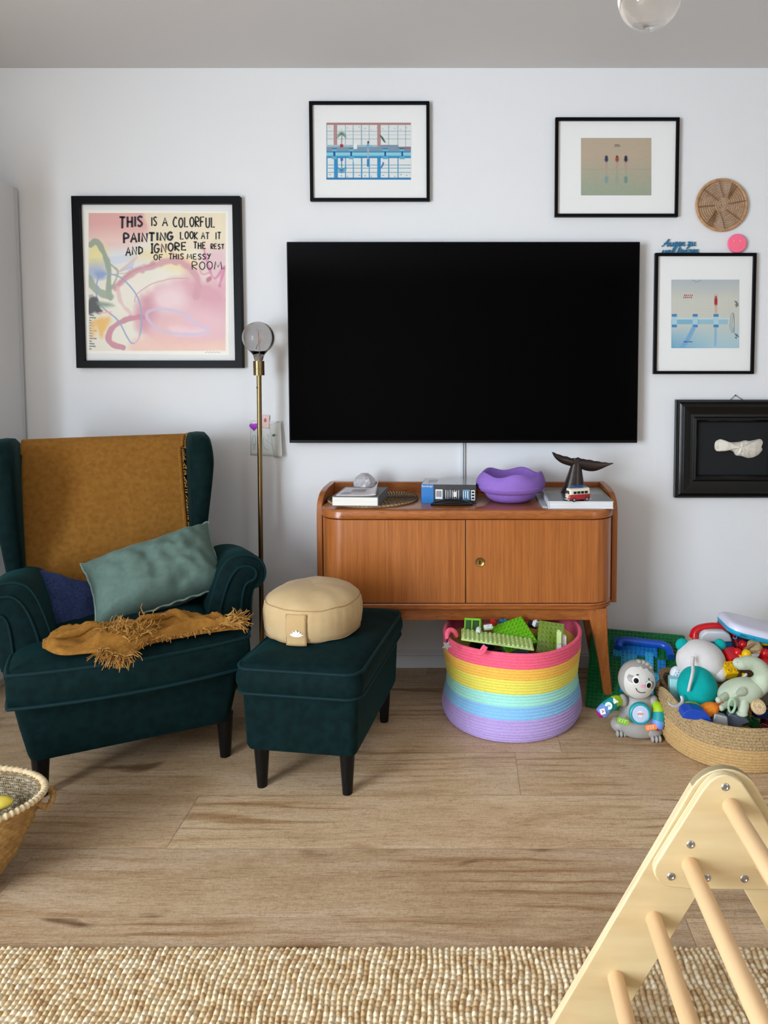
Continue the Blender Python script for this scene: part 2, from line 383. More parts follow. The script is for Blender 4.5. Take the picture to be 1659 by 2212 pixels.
def build_floor():
    vs, fs, uvs, tones, mi = [], [], [], [], []
    def quad(xa, xb, ya, yb, z, off, tone, m):
        k = len(vs); vs.extend([(xa, ya, z), (xb, ya, z), (xb, yb, z), (xa, yb, z)]); fs.append((k, k + 1, k + 2, k + 3))
        uvs.extend([(xa + off[0], ya + off[1]), (xb + off[0], ya + off[1]), (xb + off[0], yb + off[1]), (xa + off[0], yb + off[1])]); tones.append(tone); mi.append(m)
    quad(x0, x1, y0, 0, -.0012, (0, 0), .5, 1)
    rnd = random.Random(3); g = .0013; PW = .2434
    joints = {-1: on(1113, 1632).x, -3: on(60, 1862).x}
    k0 = int(math.floor((y0 + .706) / PW)) - 1
    for k in range(k0, 3):
        ya, yb = -.706 + PW * k, -.706 + PW * (k + 1)
        ya_, yb_ = max(ya + g, y0), min(yb - g, 0)
        if yb_ <= ya_: continue
        j = joints.get(k, rnd.uniform(-3, -1.4) if k in (0, -2, -4) else rnd.uniform(-3, 0))
        edges = [j + 2.05 * n for n in range(-3, 5)]
        for a, c_ in zip(edges[:-1], edges[1:]):
            xa, xb = max(a + g * .6, x0), min(c_ - g * .6, x1)
            if xb > xa: quad(xa, xb, ya_, yb_, 0, (rnd.uniform(0, 60), rnd.uniform(0, 60)), rnd.random(), 0)
    me = bpy.data.meshes.new('floor'); me.from_pydata(vs, [], fs)
    u = me.uv_layers.new(name='plank')
    for i, l in enumerate(u.data): l.uv = uvs[i]
    a = me.attributes.new('tone', 'FLOAT', 'FACE'); a.data.foreach_set('value', tones)
    me.materials.append(floor_material()); me.materials.append(M('plank_joint', '#cbb08c', .7))  # pale joint colour paints in the light caught by plank bevels
    me.polygons.foreach_set('material_index', mi)
    o = bpy.data.objects.new('floor', me); COL.objects.link(o); struct(o)
build_floor()
# ---- white wardrobe at the left: its right side and front
wh = M('wardrobe_white', '#d6d7d8', .45)
t = thing('wardrobe', 'tall white wardrobe at the left edge, only its side showing', 'wardrobe', (-2.19, -.32, 0))
b = MB(); b.box(-2.50, -1.887, -.58, -.012, 0.04, 2.066); b.box(-2.48, -1.91, -.55, -.03, 0, .04); b.build('carcass', wh, t, bevel=.002)
b = MB(); b.box(-1.8875, -1.8845, -.036, -.014, .04, 2.064); b.build('back_edge', M('wardrobe_edge', '#c9cbce', .5), t)
for k in range(2):
    b = MB(); b.box(-2.497 + .306 * k, -2.197 + .306 * k, -.60, -.581, .06, 2.06); d = b.build('door', wh, t, bevel=.0015)
    b = MB(); b.box(-2.235 + .06 * k + .0, -2.223 + .06 * k, -.625, -.60, .95, 1.1); b.build('handle', M('steel', '#b9bcc0', .3, 1.), d, bevel=.003)

# ================================================================== WALL THINGS
blk = M('frame_black', '#08080a', .4, spec=.12); matw = M('mat_board', '#e9e9e8', .8); glassy = M('print_paper', '#dedfdd', .35)
def picture(name, label, px, print_px, fw, depth=.028, tilt=None, frame_m=blk, mat_m=matw, Y=-.012):
    """px = outer corner pixels (x0,y0,x1,y1); returns thing and a pixel->print-plane function"""
    a = at(px[0], px[1], -depth); c_ = at(px[2], px[3], -depth)
    X0, X1, Z0, Z1 = a.x, c_.x, c_.z, a.z
    t = thing(name, label, 'picture', ((X0 + X1) / 2, -.002, Z0))
    b = MB(); o = [(X0, Z0), (X1, Z0), (X1, Z1), (X0, Z1)]; i = [(X0 + fw, Z0 + fw), (X1 - fw, Z0 + fw), (X1 - fw, Z1 - fw), (X0 + fw, Z1 - fw)]
    rings = [[(p[0], -.002, p[1]) for p in o], [(p[0], -depth, p[1]) for p in o], [(p[0], -depth, p[1]) for p in i], [(p[0], -.006, p[1]) for p in i]]
    b.loft(rings, 0, False); b.build('frame', frame_m, t, bevel=.0012)
    b = MB(); b.box(X0 + fw * .6, X1 - fw * .6, -.010, -.004, Z0 + fw * .6, Z1 - fw * .6); b.build('mat_board', mat_m, t)
    return t
def flat(px, py, k=0): return at(px, py, -.0104 - .00012 * k)
def pquad(b, x0_, y0_, x1_, y1_, k, mi): b.poly([flat(x0_, y0_, k), flat(x1_, y0_, k), flat(x1_, y1_, k), flat(x0_, y1_, k)], mi)

# ---- the painting with the sentence
t = picture('framed_painting', 'big black-framed colourful abstract painting with handwritten black sentence, over the armchair', (153, 423, 524, 795), None, .032, .032)
def q(cx, cy, k=0): return flat(120 + cx / 3.19, 400 + cy / 3.19, k)
b = MB(); b.poly([q(203, 170), q(1190, 182), q(1195, 1172), q(216, 1160)]); b.build('sheet', M('print_cream', '#f3efe4', .5), t, smooth=False, recalc=False)
cv = Canvas(228, 192, 1172, 1142, 250, 250, '#e6e1cd')
cv.mix(cv.noise(9, 3), '#efe9da', .6)
cv.poly([(200, 160), (660, 160), (650, 300), (560, 395), (430, 440), (330, 425), (200, 370)], '#dd8f8c', 40, .85, 10); cv.poly([(200, 330), (560, 330), (520, 420), (430, 450), (330, 440), (200, 400)], '#f0d3c6', 60, .7)
cv.poly([(652, 160), (1200, 160), (1200, 420), (900, 440), (660, 400), (645, 300)], '#ead9b4', 14, .9, 8)
cv.poly([(330, 450), (660, 430), (720, 520), (520, 560), (330, 540)], '#d9dfe6', 40, .8); cv.poly([(500, 490), (700, 425), (880, 460), (1000, 540), (900, 600), (640, 520)], '#f0d58c', 40, .75)
cv.poly([(1040, 440), (1180, 440), (1180, 680), (1060, 650), (1010, 540)], '#d99aae', 50, .6, 14)
cv.poly([(540, 900), (620, 740), (780, 660), (930, 640), (1080, 690), (1190, 620), (1190, 1060), (1100, 1100), (800, 1120), (640, 1060)], '#dca0ab', 30, .9, 14)
cv.poly([(690, 740), (790, 690), (880, 740), (880, 840), (760, 870), (680, 820)], '#f0d6d6', 50, .75); cv.poly([(560, 850), (610, 770), (660, 770), (690, 900), (600, 1010), (560, 980)], '#c88090', 40, .8, 10)
cv.poly([(900, 560), (1010, 640), (1160, 720), (1170, 880), (1040, 860), (940, 760)], '#cf8496', 50, .7, 14); cv.poly([(860, 880), (1160, 860), (1170, 1040), (900, 1040)], '#e6b4bd', 70, .6)
cv.poly([(570, 1050), (760, 1060), (980, 1070), (1190, 1060), (1190, 1160), (560, 1160)], '#eeb7a4', 30, .8, 14); cv.poly([(700, 960), (860, 940), (830, 1080), (700, 1080)], '#eeb9a8', 40, .5, 10)
cv.poly([(800, 975), (1010, 990), (1000, 1030), (830, 1030)], '#efc9cf', 20, .7, 10)
cv.line([(415, 700), (520, 610), (700, 540), (830, 522), (930, 575), (985, 660), (970, 760)], 44, '#cb8a95', 14, .9, 10); cv.line([(415, 700), (520, 600), (680, 540)], 12, '#c07f86', 8, .8, 5)
cv.line([(430, 700), (450, 800), (520, 890)], 20, '#dfb3b3', 10, .8, 8); cv.line([(600, 905), (470, 930), (385, 990), (365, 1060), (410, 1105), (460, 1120)], 40, '#c27687', 6, .95, 7)
cv.line([(545, 800), (560, 750), (640, 690), (700, 665), (740, 655), (810, 640), (920, 640)], 7, '#cf8e98', 4, .9)
cv.line([(1020, 430), (1050, 540), (1095, 640), (1165, 560), (1130, 690)], 16, '#c9568a', 8, .7, 5); cv.line([(1060, 600), (1010, 610), (990, 560)], 10, '#c9568a', 6, .5); cv.poly([(1040, 640), (1070, 625), (1075, 650), (1045, 668)], '#b06070', 4)
cv.poly([(220, 420), (320, 410), (350, 500), (330, 600), (220, 620)], '#e8dc86', 40, .85, 8); cv.poly([(220, 560), (330, 540), (320, 620), (220, 650)], '#8fa2dd', 40, .8, 10); cv.poly([(280, 600), (345, 595), (330, 640), (290, 640)], '#6f8fc8', 16, .9, 6)
for i in range(9): cv.line([(430 + i * 12, 600 - i * 4), (545 - i * 2, 510 + i * 9)], 7, '#9fb0de', 5, .55)
for i in range(6): cv.line([(340, 500 + i * 10), (560, 470 + i * 8)], 6, '#b9cbe8', 6, .6)
cv.line([(240, 405), (275, 385), (310, 420), (345, 500), (372, 590), (365, 700), (375, 775)], 36, '#7f927c', 8, .9, 7); cv.line([(232, 640), (280, 720), (375, 765)], 50, '#8a9d86', 10, .9, 7); cv.line([(380, 545), (430, 595), (400, 680), (370, 730)], 14, '#8a9d86', 6, .85, 4)
cv.line([(340, 610), (290, 650), (283, 760), (325, 840), (430, 930), (490, 1040), (530, 1090), (575, 1050), (593, 900), (560, 760), (470, 650), (400, 615), (335, 608)], 10, '#8295c4', 3, .95)
cv.line([(1060, 1005), (960, 1025), (760, 1010), (660, 950), (630, 880), (720, 850), (880, 880), (960, 950), (1050, 990)], 20, '#c3b6d6', 8, .8)
cv.poly([(225, 780), (290, 780), (300, 850), (312, 868), (270, 885), (225, 880)], '#2b2f33', 8, .95, 12); cv.poly([(290, 800), (380, 812), (405, 832), (310, 830)], '#6e8a72', 12, .9, 6); cv.line([(230, 760), (255, 755)], 12, '#8f948f', 6, .8)
for i in range(14): cv.line([(236, 893 + i * 18), (262 + 18 * math.sin(i * 2.3), 895 + i * 18)], 8, '#3c3f44', 3, .85)
cv.poly([(272, 935), (375, 905), (345, 985), (318, 1050), (292, 975)], '#efb04a', 16, .9, 10); cv.poly([(245, 950), (275, 930), (275, 1030), (250, 1040)], '#f0bd6a', 12, .85, 8)
for (xa, ya, xb, yb) in ((440, 590, 560, 495), (740, 420, 940, 545), (300, 878, 380, 872), (700, 410, 780, 430)): cv.line([(xa, ya), (xb, yb)], 12, '#efa58e', 6, .8)
cv.line([(410, 610), (470, 605), (500, 600)], 5, '#8fa08c', 3, .8); cv.line([(560, 1090), (600, 1040)], 30, '#f2c4b2', 14, .6, 8)
cv.mix(np.ones(cv.X.shape), '#eee8e6', .22)  # glare painted into the print as an even pale veil
pr_ = cv.build('print', t, lambda x, y: q(x, y, 2), 'artwork_paint')
b = MB(); b.ribbon([q(1030 + i * 8, 1152 + 5 * math.sin(i * 2.2), 3) for i in range(14)], .0012); b.build('signature', M('pencil_grey', '#77777a', .6), t, smooth=False, recalc=False)
GL = {'A': [[(0, 0), (.5, 1), (1, 0)], [(.2, .38), (.85, .4)]], 'C': [[(.9, .85), (.5, 1), (.08, .6), (.1, .25), (.5, 0), (.95, .12)]],
      'D': [[(.1, 0), (.1, 1)], [(.1, 1), (.8, .75), (.85, .3), (.1, 0)]], 'E': [[(.9, 1), (.1, 1), (.1, 0), (.95, 0)], [(.1, .5), (.75, .52)]],
      'F': [[(.95, 1), (.1, 1), (.1, 0)], [(.1, .52), (.75, .54)]], 'G': [[(.9, .85), (.5, 1), (.08, .6), (.15, .15), (.6, 0), (.92, .3), (.92, .45), (.5, .45)]],
      'H': [[(.1, 1), (.1, 0)], [(.9, 1), (.9, 0)], [(.1, .5), (.9, .52)]], 'I': [[(.5, 1), (.5, 0)]], 'K': [[(.1, 1), (.1, 0)], [(.9, 1), (.12, .45), (.95, 0)]],
      'L': [[(.1, 1), (.12, 0), (.9, .03)]], 'M': [[(0, 0), (.15, 1), (.5, .3), (.85, 1), (1, 0)]], 'N': [[(.08, 0), (.1, 1), (.88, 0), (.92, 1)]],
      'O': [[(.5, 1), (.1, .75), (.08, .3), (.5, 0), (.9, .3), (.88, .75), (.5, 1)]], 'P': [[(.1, 0), (.1, 1), (.8, .9), (.8, .6), (.1, .48)]],
      'R': [[(.1, 0), (.1, 1), (.8, .9), (.8, .6), (.1, .48), (.9, 0)]], 'S': [[(.9, .88), (.5, 1), (.12, .75), (.85, .3), (.5, 0), (.08, .12)]],
      'T': [[(0, 1), (1, .98)], [(.5, 1), (.48, 0)]], 'U': [[(.1, 1), (.12, .2), (.5, 0), (.88, .2), (.9, 1)]], 'Y': [[(.05, 1), (.5, .5)], [(.95, 1), (.3, -.1)]],
      '.': [[(.2, .12), (.35, .0)]]}
WD = [('THIS', 437, 222, 610, 212, 78, 64, 11), ('IS', 658, 222, 705, 220, 60, 58, 7), ('A', 733, 222, 778, 222, 58, 58, 7), ('COLORFUL', 808, 222, 1106, 222, 66, 68, 7.5), ('PAINTING', 463, 335, 816, 322, 66, 50, 11),
      ('LOOK', 855, 320, 985, 322, 50, 50, 7), ('AT', 1003, 325, 1065, 327, 45, 45, 6), ('IT', 1098, 325, 1142, 326, 48, 46, 6), ('AND', 480, 428, 608, 416, 58, 50, 8), ('IGNORE', 655, 404, 910, 394, 62, 48, 8.5),
      ('THE', 950, 393, 1040, 396, 46, 42, 7), ('REST', 1068, 404, 1163, 406, 34, 32, 6), ('OF', 675, 478, 745, 474, 38, 38, 6), ('THIS', 775, 474, 888, 474, 40, 36, 6), ('MESSY', 905, 474, 1072, 474, 36, 36, 6), ('ROOM.', 932, 526, 1172, 524, 54, 56, 5)]
b = MB()
for wd, xa, ya, xb, yb, ha, hb_, wt in WD:
    wid = {'I': .45, '.': .3, 'M': 1.25}; tot = sum(wid.get(ch, 1) for ch in wd); x = xa
    for ch in wd:
        cw = (xb - xa) / tot * wid.get(ch, 1); jx, jy = random.uniform(-2, 2), random.uniform(-3, 3); u_ = (x - xa) / (xb - xa); ty = ya + (yb - ya) * u_; hh = ha + (hb_ - ha) * u_
        sts = GL[ch]
        if wd == 'IGNORE' and ch == 'I': sts = sts + [[(0, 1), (1, 1)], [(-.1, 0), (1, .02)]]
        for st in sts:
            pts = [q(min(1174, x + jx + (.08 + .78 * px_) * cw), ty + jy + (1 - py_) * hh, 12) for px_, py_ in st]
            if len(pts) > 3 and ch in 'CGOSUPR': pts = cr(pts, 4)
            b.ribbon(pts, wt / 3.19 / 500 * 1.25)
        x += cw
b.build('lettering', M('marker_black', '#24242a', .6), pr_, smooth=False, recalc=False)

# ---- three photographs in thin black frames (generic pool pictures)
t = picture('framed_photo', 'black-framed photo of pale windows mirrored in blue water, above the television', (667, 218, 928, 434), None, .013, .022)
cv = Canvas(0, 0, 100, 100, 240, 165, '#dedfdc'); cv.mix(cv.noise(20, 2), '#d3dce0', .5); rc = cv.rect
rc(0, 0, 100, 4, '#a9807f'); rc(0, 42, 100, 50, '#7c93a8')
for v in (14.5, 21, 28): rc(0, v, 100, v + .9, '#9db4bc')
for u in (22, 31, 41, 50, 73, 84, 0, 93): rc(u, 4, u + .9, 42, '#8fa9b6')
for u in (8.5, 60): rc(u, 4, u + 4.4, 42, '#b08a8a')
rc(0, 39, 60, 42.5, '#9fb9c4'); rc(64, 39, 85, 42.5, '#7f8ea6')
rc(0, 50, 100, 52, '#3a8fb4'); rc(0, 52, 100, 59, '#8cc8d6'); rc(0, 57, 100, 59, '#5fb0cc'); rc(0, 59, 100, 62, '#2a87b8')
for u in (22, 31, 41, 50, 73, 84, 0): rc(u, 62, u + 1.3, 97, '#3f93bd')
for v in (73.5, 79, 86): rc(0, v, 100, v + 1.2, '#5f9fbb')
for u in (9, 60): rc(u, 62, u + 4.4, 97, '#2f8cc0')
rc(0, 96, 100, 100, '#2a79b0')
for u in (6.5, 26.5, 66.5, 86.5): rc(u, 45, u + 6, 46.2, '#2f4a63'); rc(u, 46.2, u + 6, 50, '#6fb3c8'); rc(u + 1.8, 50.5, u + 4, 58, '#1d4a92'); rc(u, 59.5, u + 6, 63.5, '#5fa9c4')
rc(92, 42, 100, 50, '#8e7f92'); rc(84, 43.5, 100, 45, '#6f6272')
rc(16, 37.5, 20, 43, '#9f3038'); cv.line([(18, 38), (18.3, 22)], 1, '#8a7a66', .6)
for k in range(11):
    an = R(170 + 20 * k); cv.line([(18, 20), (18 + 5.5 * math.cos(an), 21 + 9 * math.sin(an) + 4)], 1.1, '#4c7d68', .7, .9); cv.line([(18, 82), (18 + 5.5 * math.cos(an), 82 - 9 * math.sin(an) - 3)], 1.2, '#2f7fb0', .7, .9)
rc(16.5, 62, 20, 67, '#4a6fc0'); cv.line([(18, 66), (18.3, 80)], 1, '#2f6f9a', .6)
for k in range(7): cv.line([(63.5 + k * .6, 22 + k * 1.5), (66.5 + k * .5, 26 + k * 1.4)], 1.3, '#3f5a50', .7, .9); cv.line([(64 + k * .6, 80 - k * 1.5), (67, 74 - k * .8)], 1.3, '#2f6fae', .7, .8)
rc(32, 36, 36, 46, '#e2e6e6'); rc(32, 62, 36, 69, '#cfe6ea')
cv.line([(49.3, 33), (49.3, 36)], 1.8, '#3c2a2a', .6); cv.line([(49, 37), (49, 48)], 2.6, '#6fa6c6', .6); cv.line([(49.2, 46), (49.2, 60)], 1.6, '#b7a6b6', .6); cv.line([(51.5, 40), (53.5, 42), (51.5, 45)], 1, '#5fa6c0', .6); cv.line([(49, 64), (49, 76)], 2.2, '#2f7fb8', .6)
for k in range(14): rc(3 + 7 * k, 7 + (k * 37 % 5), 4.5 + 7 * k, 8.5 + (k * 37 % 5), '#8f9698', .7); rc(3 + 7 * k, 90 + (k * 29 % 4), 4.8 + 7 * k, 92 + (k * 29 % 4), '#6f8fa6', .7)
cv.build('print', t, lambda x, y: flat(705 + x * 1.83, 265 + y * 1.235, 2), 'artwork_photo')
t = picture('framed_photo', 'black-framed beige and pale green photo of three tiny bathers, right of the television top', (1200, 253, 1465, 468), None, .013, .022)
cv = Canvas(0, 0, 152, 124, 200, 165, '#b4a48f'); cv.mix((cv.Y - 40) / 84, '#93a18d'); cv.mix((cv.X / 152 - .5), '#a99a80', .3); cv.mix(cv.noise(40, 4), '#bdb4a4', .15); cv.mix(np.exp(-((cv.Y - 68) / 1.6) ** 2), '#a8988a', .5)
for px, c1, c2 in ((55, '#2f3a5e', '#6f97a0'), (78, '#9a4640', '#8f9f92'), (97, '#272c46', '#62897f')):
    cv.line([(px, 42), (px, 49)], 7, c1, 1.2); cv.line([(px - 2, 50), (px - 1.2, 66)], 1.5, '#b3907f', .8); cv.line([(px + 2, 50), (px + 1.2, 66)], 1.5, '#b3907f', .8); cv.line([(px, 39), (px, 40.5)], 3, '#4a3a30', .8)
    cv.line([(px - 3, 43), (px - 6, 48)], 1.2, '#b3907f', .8); cv.line([(px + 3, 43), (px + 6, 48)], 1.2, '#b3907f', .8); cv.line([(px, 70), (px, 84)], 3, '#9a9a8a', 2, .6); cv.line([(px, 86), (px, 94)], 7, c2, 3, .8)
cv.rect(73, 14, 83, 15.2, '#5a5148'); cv.rect(72, 17, 85, 18.2, '#5a5148')
cv.build('print', t, lambda x, y: flat(1255 + x, 298 + y, 2), 'artwork_photo')
t = picture('framed_photo', 'black-framed upright photo of pale tiles, blue band and small red swimmer, right of the television', (1416, 546, 1629, 808), None, .013, .022)
cv = Canvas(0, 0, 147, 148, 200, 200, '#c8c8bd'); cv.mix(np.clip(1 - cv.Y / 40, 0, 1), '#aab4bb', .9); cv.mix(np.clip((cv.Y - 85) / 60, 0, 1), '#9cc3d4', .85); cv.mix(np.clip((cv.Y - 100) / 48, 0, 1) * np.clip(1 - cv.X / 90, 0, 1), '#5fa0c4', .9)
gx = np.minimum(cv.X % 6.2, cv.Y % 6.2) < .9; cv.mix(gx.astype(float), '#b9beb9', .35)
cv.rect(0, 82, 125, 86, '#bcd2d8'); cv.rect(0, 86, 122, 96, '#95bccb'); cv.rect(0, 86, 60, 96, '#7fb2c9')
for px in (1, 46, 91): cv.rect(px, 74, px + 11, 80, '#4a7fb0'); cv.rect(px, 80, px + 11, 97, '#a9cad6'); cv.rect(px, 97, px + 11, 103, '#3f83b8')
cv.line([(48, 105), (36, 128), (24, 146)], 9, '#6fa0cc', 3, .8); cv.line([(96, 106), (95, 142)], 5, '#7fb0cc', 2, .8)
cv.line([(96.5, 42), (96.5, 53)], 6.5, '#a6262c', 1.2); cv.line([(95, 54), (95.5, 71)], 1.8, '#c79a88', .8); cv.line([(98.4, 54), (98, 71)], 1.8, '#c79a88', .8); cv.line([(96.5, 37), (96.5, 40)], 4, '#8a4a40', 1); cv.line([(93.5, 40), (94, 34), (97, 32), (100, 34), (99.5, 40)], 1.4, '#c79a88', .8)
for w_ in (0, 4): cv.line([(128 + w_, 88), (130 + w_, 74), (135, 74 + w_), (136, 98), (132 + w_, 114), (127 + w_, 102), (128 + w_, 88)], 1, '#6f7f86', .8)
for k in range(14): cv.line([(137 + (k * 53 % 8), 46 + k * 1.6 + (58 if k > 7 else 0)), (140 + (k * 31 % 6), 48 + k * 1.6 + (58 if k > 7 else 0))], 1.6, '#4c5a5c' if k < 8 else '#2f5a72', 1)
for k in range(5): cv.rect(28 + k * 4, 32, 30.4 + k * 4, 35, '#a03a3a'); cv.rect(26 + k * 4, 37, 28.6 + k * 4, 40, '#a03a3a'); cv.rect(27 + k * 4, 133, 29.6 + k * 4, 136, '#2f5f9a')
cv.line([(45, 0), (55, 5), (65, 0)], 2, '#8f9aa0', 1, .8)
cv.build('print', t, lambda x, y: flat(1450 + x, 604 + y, 2), 'artwork_photo')

# ---- shell in the wide black moulded frame
a = at(1464, 864, -.045); c_ = at(1464, 1077, -.045); X0, Z1, Z0 = a.x, a.z, c_.z; X1 = X0 + .50
t = thing('shell_frame', 'wide moulded black frame with white shell on black ground, at right edge', 'picture', ((X0 + X1) / 2, -.002, Z0))
b = MB(); prof = [(0, .002), (0, .03), (.004, .036), (.010, .036), (.013, .031), (.018, .034), (.026, .042), (.030, .045), (.036, .041), (.058, .032), (.062, .030), (.072, .030), (.078, .036), (.084, .038), (.088, .034), (.096, .024), (.098, .012)]
rings = []
for d, h in prof: rings.append([(X0 + d, -h, Z0 + d), (X1 - d, -h, Z0 + d), (X1 - d, -h, Z1 - d), (X0 + d, -h, Z1 - d)])
b.loft(rings, 0, False); fr = b.build('frame', M('ebonised_wood', '#08090a', .28, bump=.15, bs=120), t, ang=25)
b = MB(); b.box(X0 + .09, X1 - .09, -.014, -.006, Z0 + .09, Z1 - .09); b.build('ground', M('black_card', '#0d1114', .8), t)
out = [(1546, 965), (1548, 955), (1556, 950), (1564, 950), (1570, 954), (1585, 956), (1600, 955), (1612, 952), (1622, 953), (1634, 951), (1645, 949), (1650, 956), (1647, 966), (1649, 972), (1641, 982), (1630, 988), (1618, 990), (1604, 986), (1592, 984), (1586, 976), (1574, 973), (1556, 976), (1548, 973)]
oc = cr([(x, y, 0) for x, y in out], 4, True); cen = V((1600, 966, 0)); b = MB(); rings = []
for kk, dep in ((1, .0145), (1, .02), (.85, .028), (.6, .034), (.3, .037), (.02, .038)):
    rg = []
    for p in oc:
        r_ = (p - cen) * kk + V((1600 + (1 - kk) * 0, 966, 0)); w_ = at(r_.x, r_.y, -.03); w_.y = -dep - .003 * math.sin((r_.x - 1560) * .75 + (r_.y - 960) * .25) * (0 if kk < .1 else 1) * (1 if kk < 1 else 0); rg.append(w_)
    rings.append(rg)
b.loft(rings, 0, True); b.build('shell', M('shell_white', '#ded8cc', .6, col2='#c2b7a8', ns=60, st=(1, .3, .3), lo=.5, hi=.8), t)
b = MB(); b.tube([at(1577, 864, -.008), at(1588, 854, -.008), at(1605, 864, -.008)], .0012, 6); b.ell(at(1588.5, 854, -.01), (.003, .004, .003), 10, 6); b.build('hanging_wire', M('wire_dark', '#222', .4, .8) if False else M('wire_dark', '#222222', .4, .8), t)

# ---- rattan disc
cc = at(1559, 443, -.012); t = thing('rattan_trivet', 'round spiral rattan trivet hanging on wall at upper right', 'trivet', cc)
b = MB(); rt = M('rattan', '#c19468', .55, col2='#a1774e', ns=60, lo=.4, hi=.7)
RR = .105
for i in range(11):
    r_ = .008 + i * .0093; b.tube([cc + V((r_ * math.cos(a), 0, r_ * math.sin(a))) for a in [2 * math.pi * j / 64 for j in range(64)]], .0028, 6, True)
b.build('spiral', rt, t)
b = MB(); b.tube([cc + V((RR * math.cos(a), 0, RR * math.sin(a))) for a in [2 * math.pi * j / 80 for j in range(80)]], .0065, 8, True)
b.build('rim', rt, t)
b = MB()
for a in (50, 56, 62, 230, 236, 242, 10, 95, 140, 185, 275, 320):
    ca, sa = math.cos(R(a)), math.sin(R(a)); b.tube([cc + V((.03 * ca + .01 * sa, -.004, .03 * sa)), cc + V((.07 * ca, -.005, .07 * sa)), cc + V((RR * ca - .006 * sa, -.004, RR * sa))], .0022, 5)
b.build('binding', M('rattan_dark', '#7d5836', .6), t)
# ---- pink smiley disc standing on the frame
cc = at(1592, 526, -.014); t = thing('smiley_disc', 'neon pink round disc with faint smiling face, on top of frame', 'disc', cc)
b = MB(); b.T = Matrix.Translation(cc) @ Matrix.Rotation(R(90), 4, 'X'); b.lathe([(.0001, -.006), (.037, -.006), (.0395, -.003), (.0395, .003), (.037, .006), (.0001, .006)], 40)
b.build('disc', M('neon_pink', '#ff6f96', .5), t)
b = MB(); y = cc.y - .0065
for sx in (-1, 1): b.ell((cc.x + sx * .013, y, cc.z + .010), (.0055, .001, .0055), 14, 8)
b.tube([(cc.x + p[0], y, cc.z + p[1]) for p in ((-.022, -.006), (-.012, -.015), (0, -.018), (.012, -.015), (.022, -.006))], .0022, 6)
b.build('face', M('neon_orange', '#ff8a6e', .5), t)
# ---- script lettering sign tucked behind the frame
LT = {'u': (.9, [[(0, .2), (.15, 1), (.15, .3), (.3, 0), (.55, .2), (.65, 1), (.65, .3), (.75, 0), (.9, .15)]]), 'n': (.8, [[(0, .1), (.1, 1), (.15, 0), (.2, .6), (.4, 1), (.5, .8), (.52, .2), (.62, 0), (.8, .2)]]),
      'e': (.6, [[(0, .2), (.35, .5), (.4, .85), (.25, 1), (.08, .6), (.15, .1), (.4, 0), (.6, .25)]]), 'g': (.65, [[(.5, .9), (.2, 1), (.05, .5), (.2, .1), (.45, .4), (.5, .95), (.48, -.4), (.25, -.9), (.05, -.6), (.65, .15)]]),
      'A': (1.25, [[(-.1, .2), (.1, 0), (.6, 1.2), (.85, 1.9), (.9, .9), (.95, 0), (1.25, .2)], [(.2, .7), (1.05, .8)]]), 'z': (.65, [[(0, .8), (.2, 1), (.45, .85), (.1, .1), (.3, .15), (.3, -.5), (.1, -.7), (.65, .15)]]),
      'd': (.8, [[(.5, .9), (.2, 1), (.05, .5), (.2, .05), (.45, .4), (.55, 2.), (.53, .3), (.62, 0), (.8, .2)]]), 't': (.5, [[(0, .1), (.25, 1.8), (.2, .3), (.3, 0), (.5, .2)], [(.0, 1.2), (.5, 1.3)]]),
      'a': (.8, [[(.5, .9), (.2, 1), (.05, .5), (.2, .05), (.45, .4), (.52, .95), (.53, .3), (.62, 0), (.8, .2)]]), ' ': (.35, [])}
t = thing('script_sign', 'blue cursive lettering sign tucked behind top of upright swimmer photo frame', 'sign', at(1468, 545, -.01))
b = MB()
for body, xa, yb, wpx in (('Augen zu', 1430, 532, 72), ('und tanzen', 1429, 548.5, 80)):
    tot = sum(LT[ch][0] for ch in body); x = xa; kx = wpx / tot
    for ch in body:
        w_, sts = LT[ch]
        for st in sts:
            b.tube([at(x + (p.x + .22 * p.y) * kx, yb - p.y * 8.2 - (x - xa) * .02, -.008) for p in cr([(u, v, 0) for u, v in st], 4)], .0021, 6, flat=1.3)
        x += w_ * kx
b.build('lettering', M('sign_blue', '#1d6f98', .4), t)

# ---- children's drawings left of the television
def sheet(name, label, cat, pts, mat, bend=None, Y=-.003):
    b = MB(); bl, br, tr, tl = [at(x, y, Y) for x, y in pts]
    def fn(u, v):
        p = bl.lerp(br, u).lerp(tl.lerp(tr, u), v)
        if bend: p.y -= bend(u, v)
        return p
    b.grid(fn, 12, 12); return b
t = thing('drawing_sheet', 'pale child drawing sheet with faint blue scribbles on wall behind lamp pole', 'drawing', at(578, 987, -.003))
b = sheet('', '', '', ((541, 983), (601, 986), (600, 910), (540, 908)), None, lambda u, v: .001 * u * v); b.build('paper', M('paper_offwhite', '#d9dcda', .7), t, solid=.0004)
b = MB()
for pts in (((545, 944), (551, 941), (552, 958), (546, 960), (545, 944)), ((548, 960), (549, 972), (552, 958)), ((580, 937), (577, 941), (582, 942), (579, 947), (584, 950)), ((570, 945), (568, 958), (572, 968), (580, 972)), ((574, 950), (586, 960), (590, 975))):
    b = MB(); b.ribbon([at(p.x, p.y, -.0042) for p in cr([(x, y, 0) for x, y in pts], 4)], .0016); b.build('scribble', M('crayon_teal', '#7fb4c4', .6), t, smooth=False, recalc=False)
cc = at(548, 922, -.006); b = MB()
hp = [(16 * math.sin(a) ** 3, 13 * math.cos(a) - 5 * math.cos(2 * a) - 2 * math.cos(3 * a) - math.cos(4 * a)) for a in [2 * math.pi * i / 40 for i in range(40)]]
b.prism([(cc.x + x * .00115, cc.z + z * .00115 + .001) for x, z in hp], -.008, -.004, 'y')
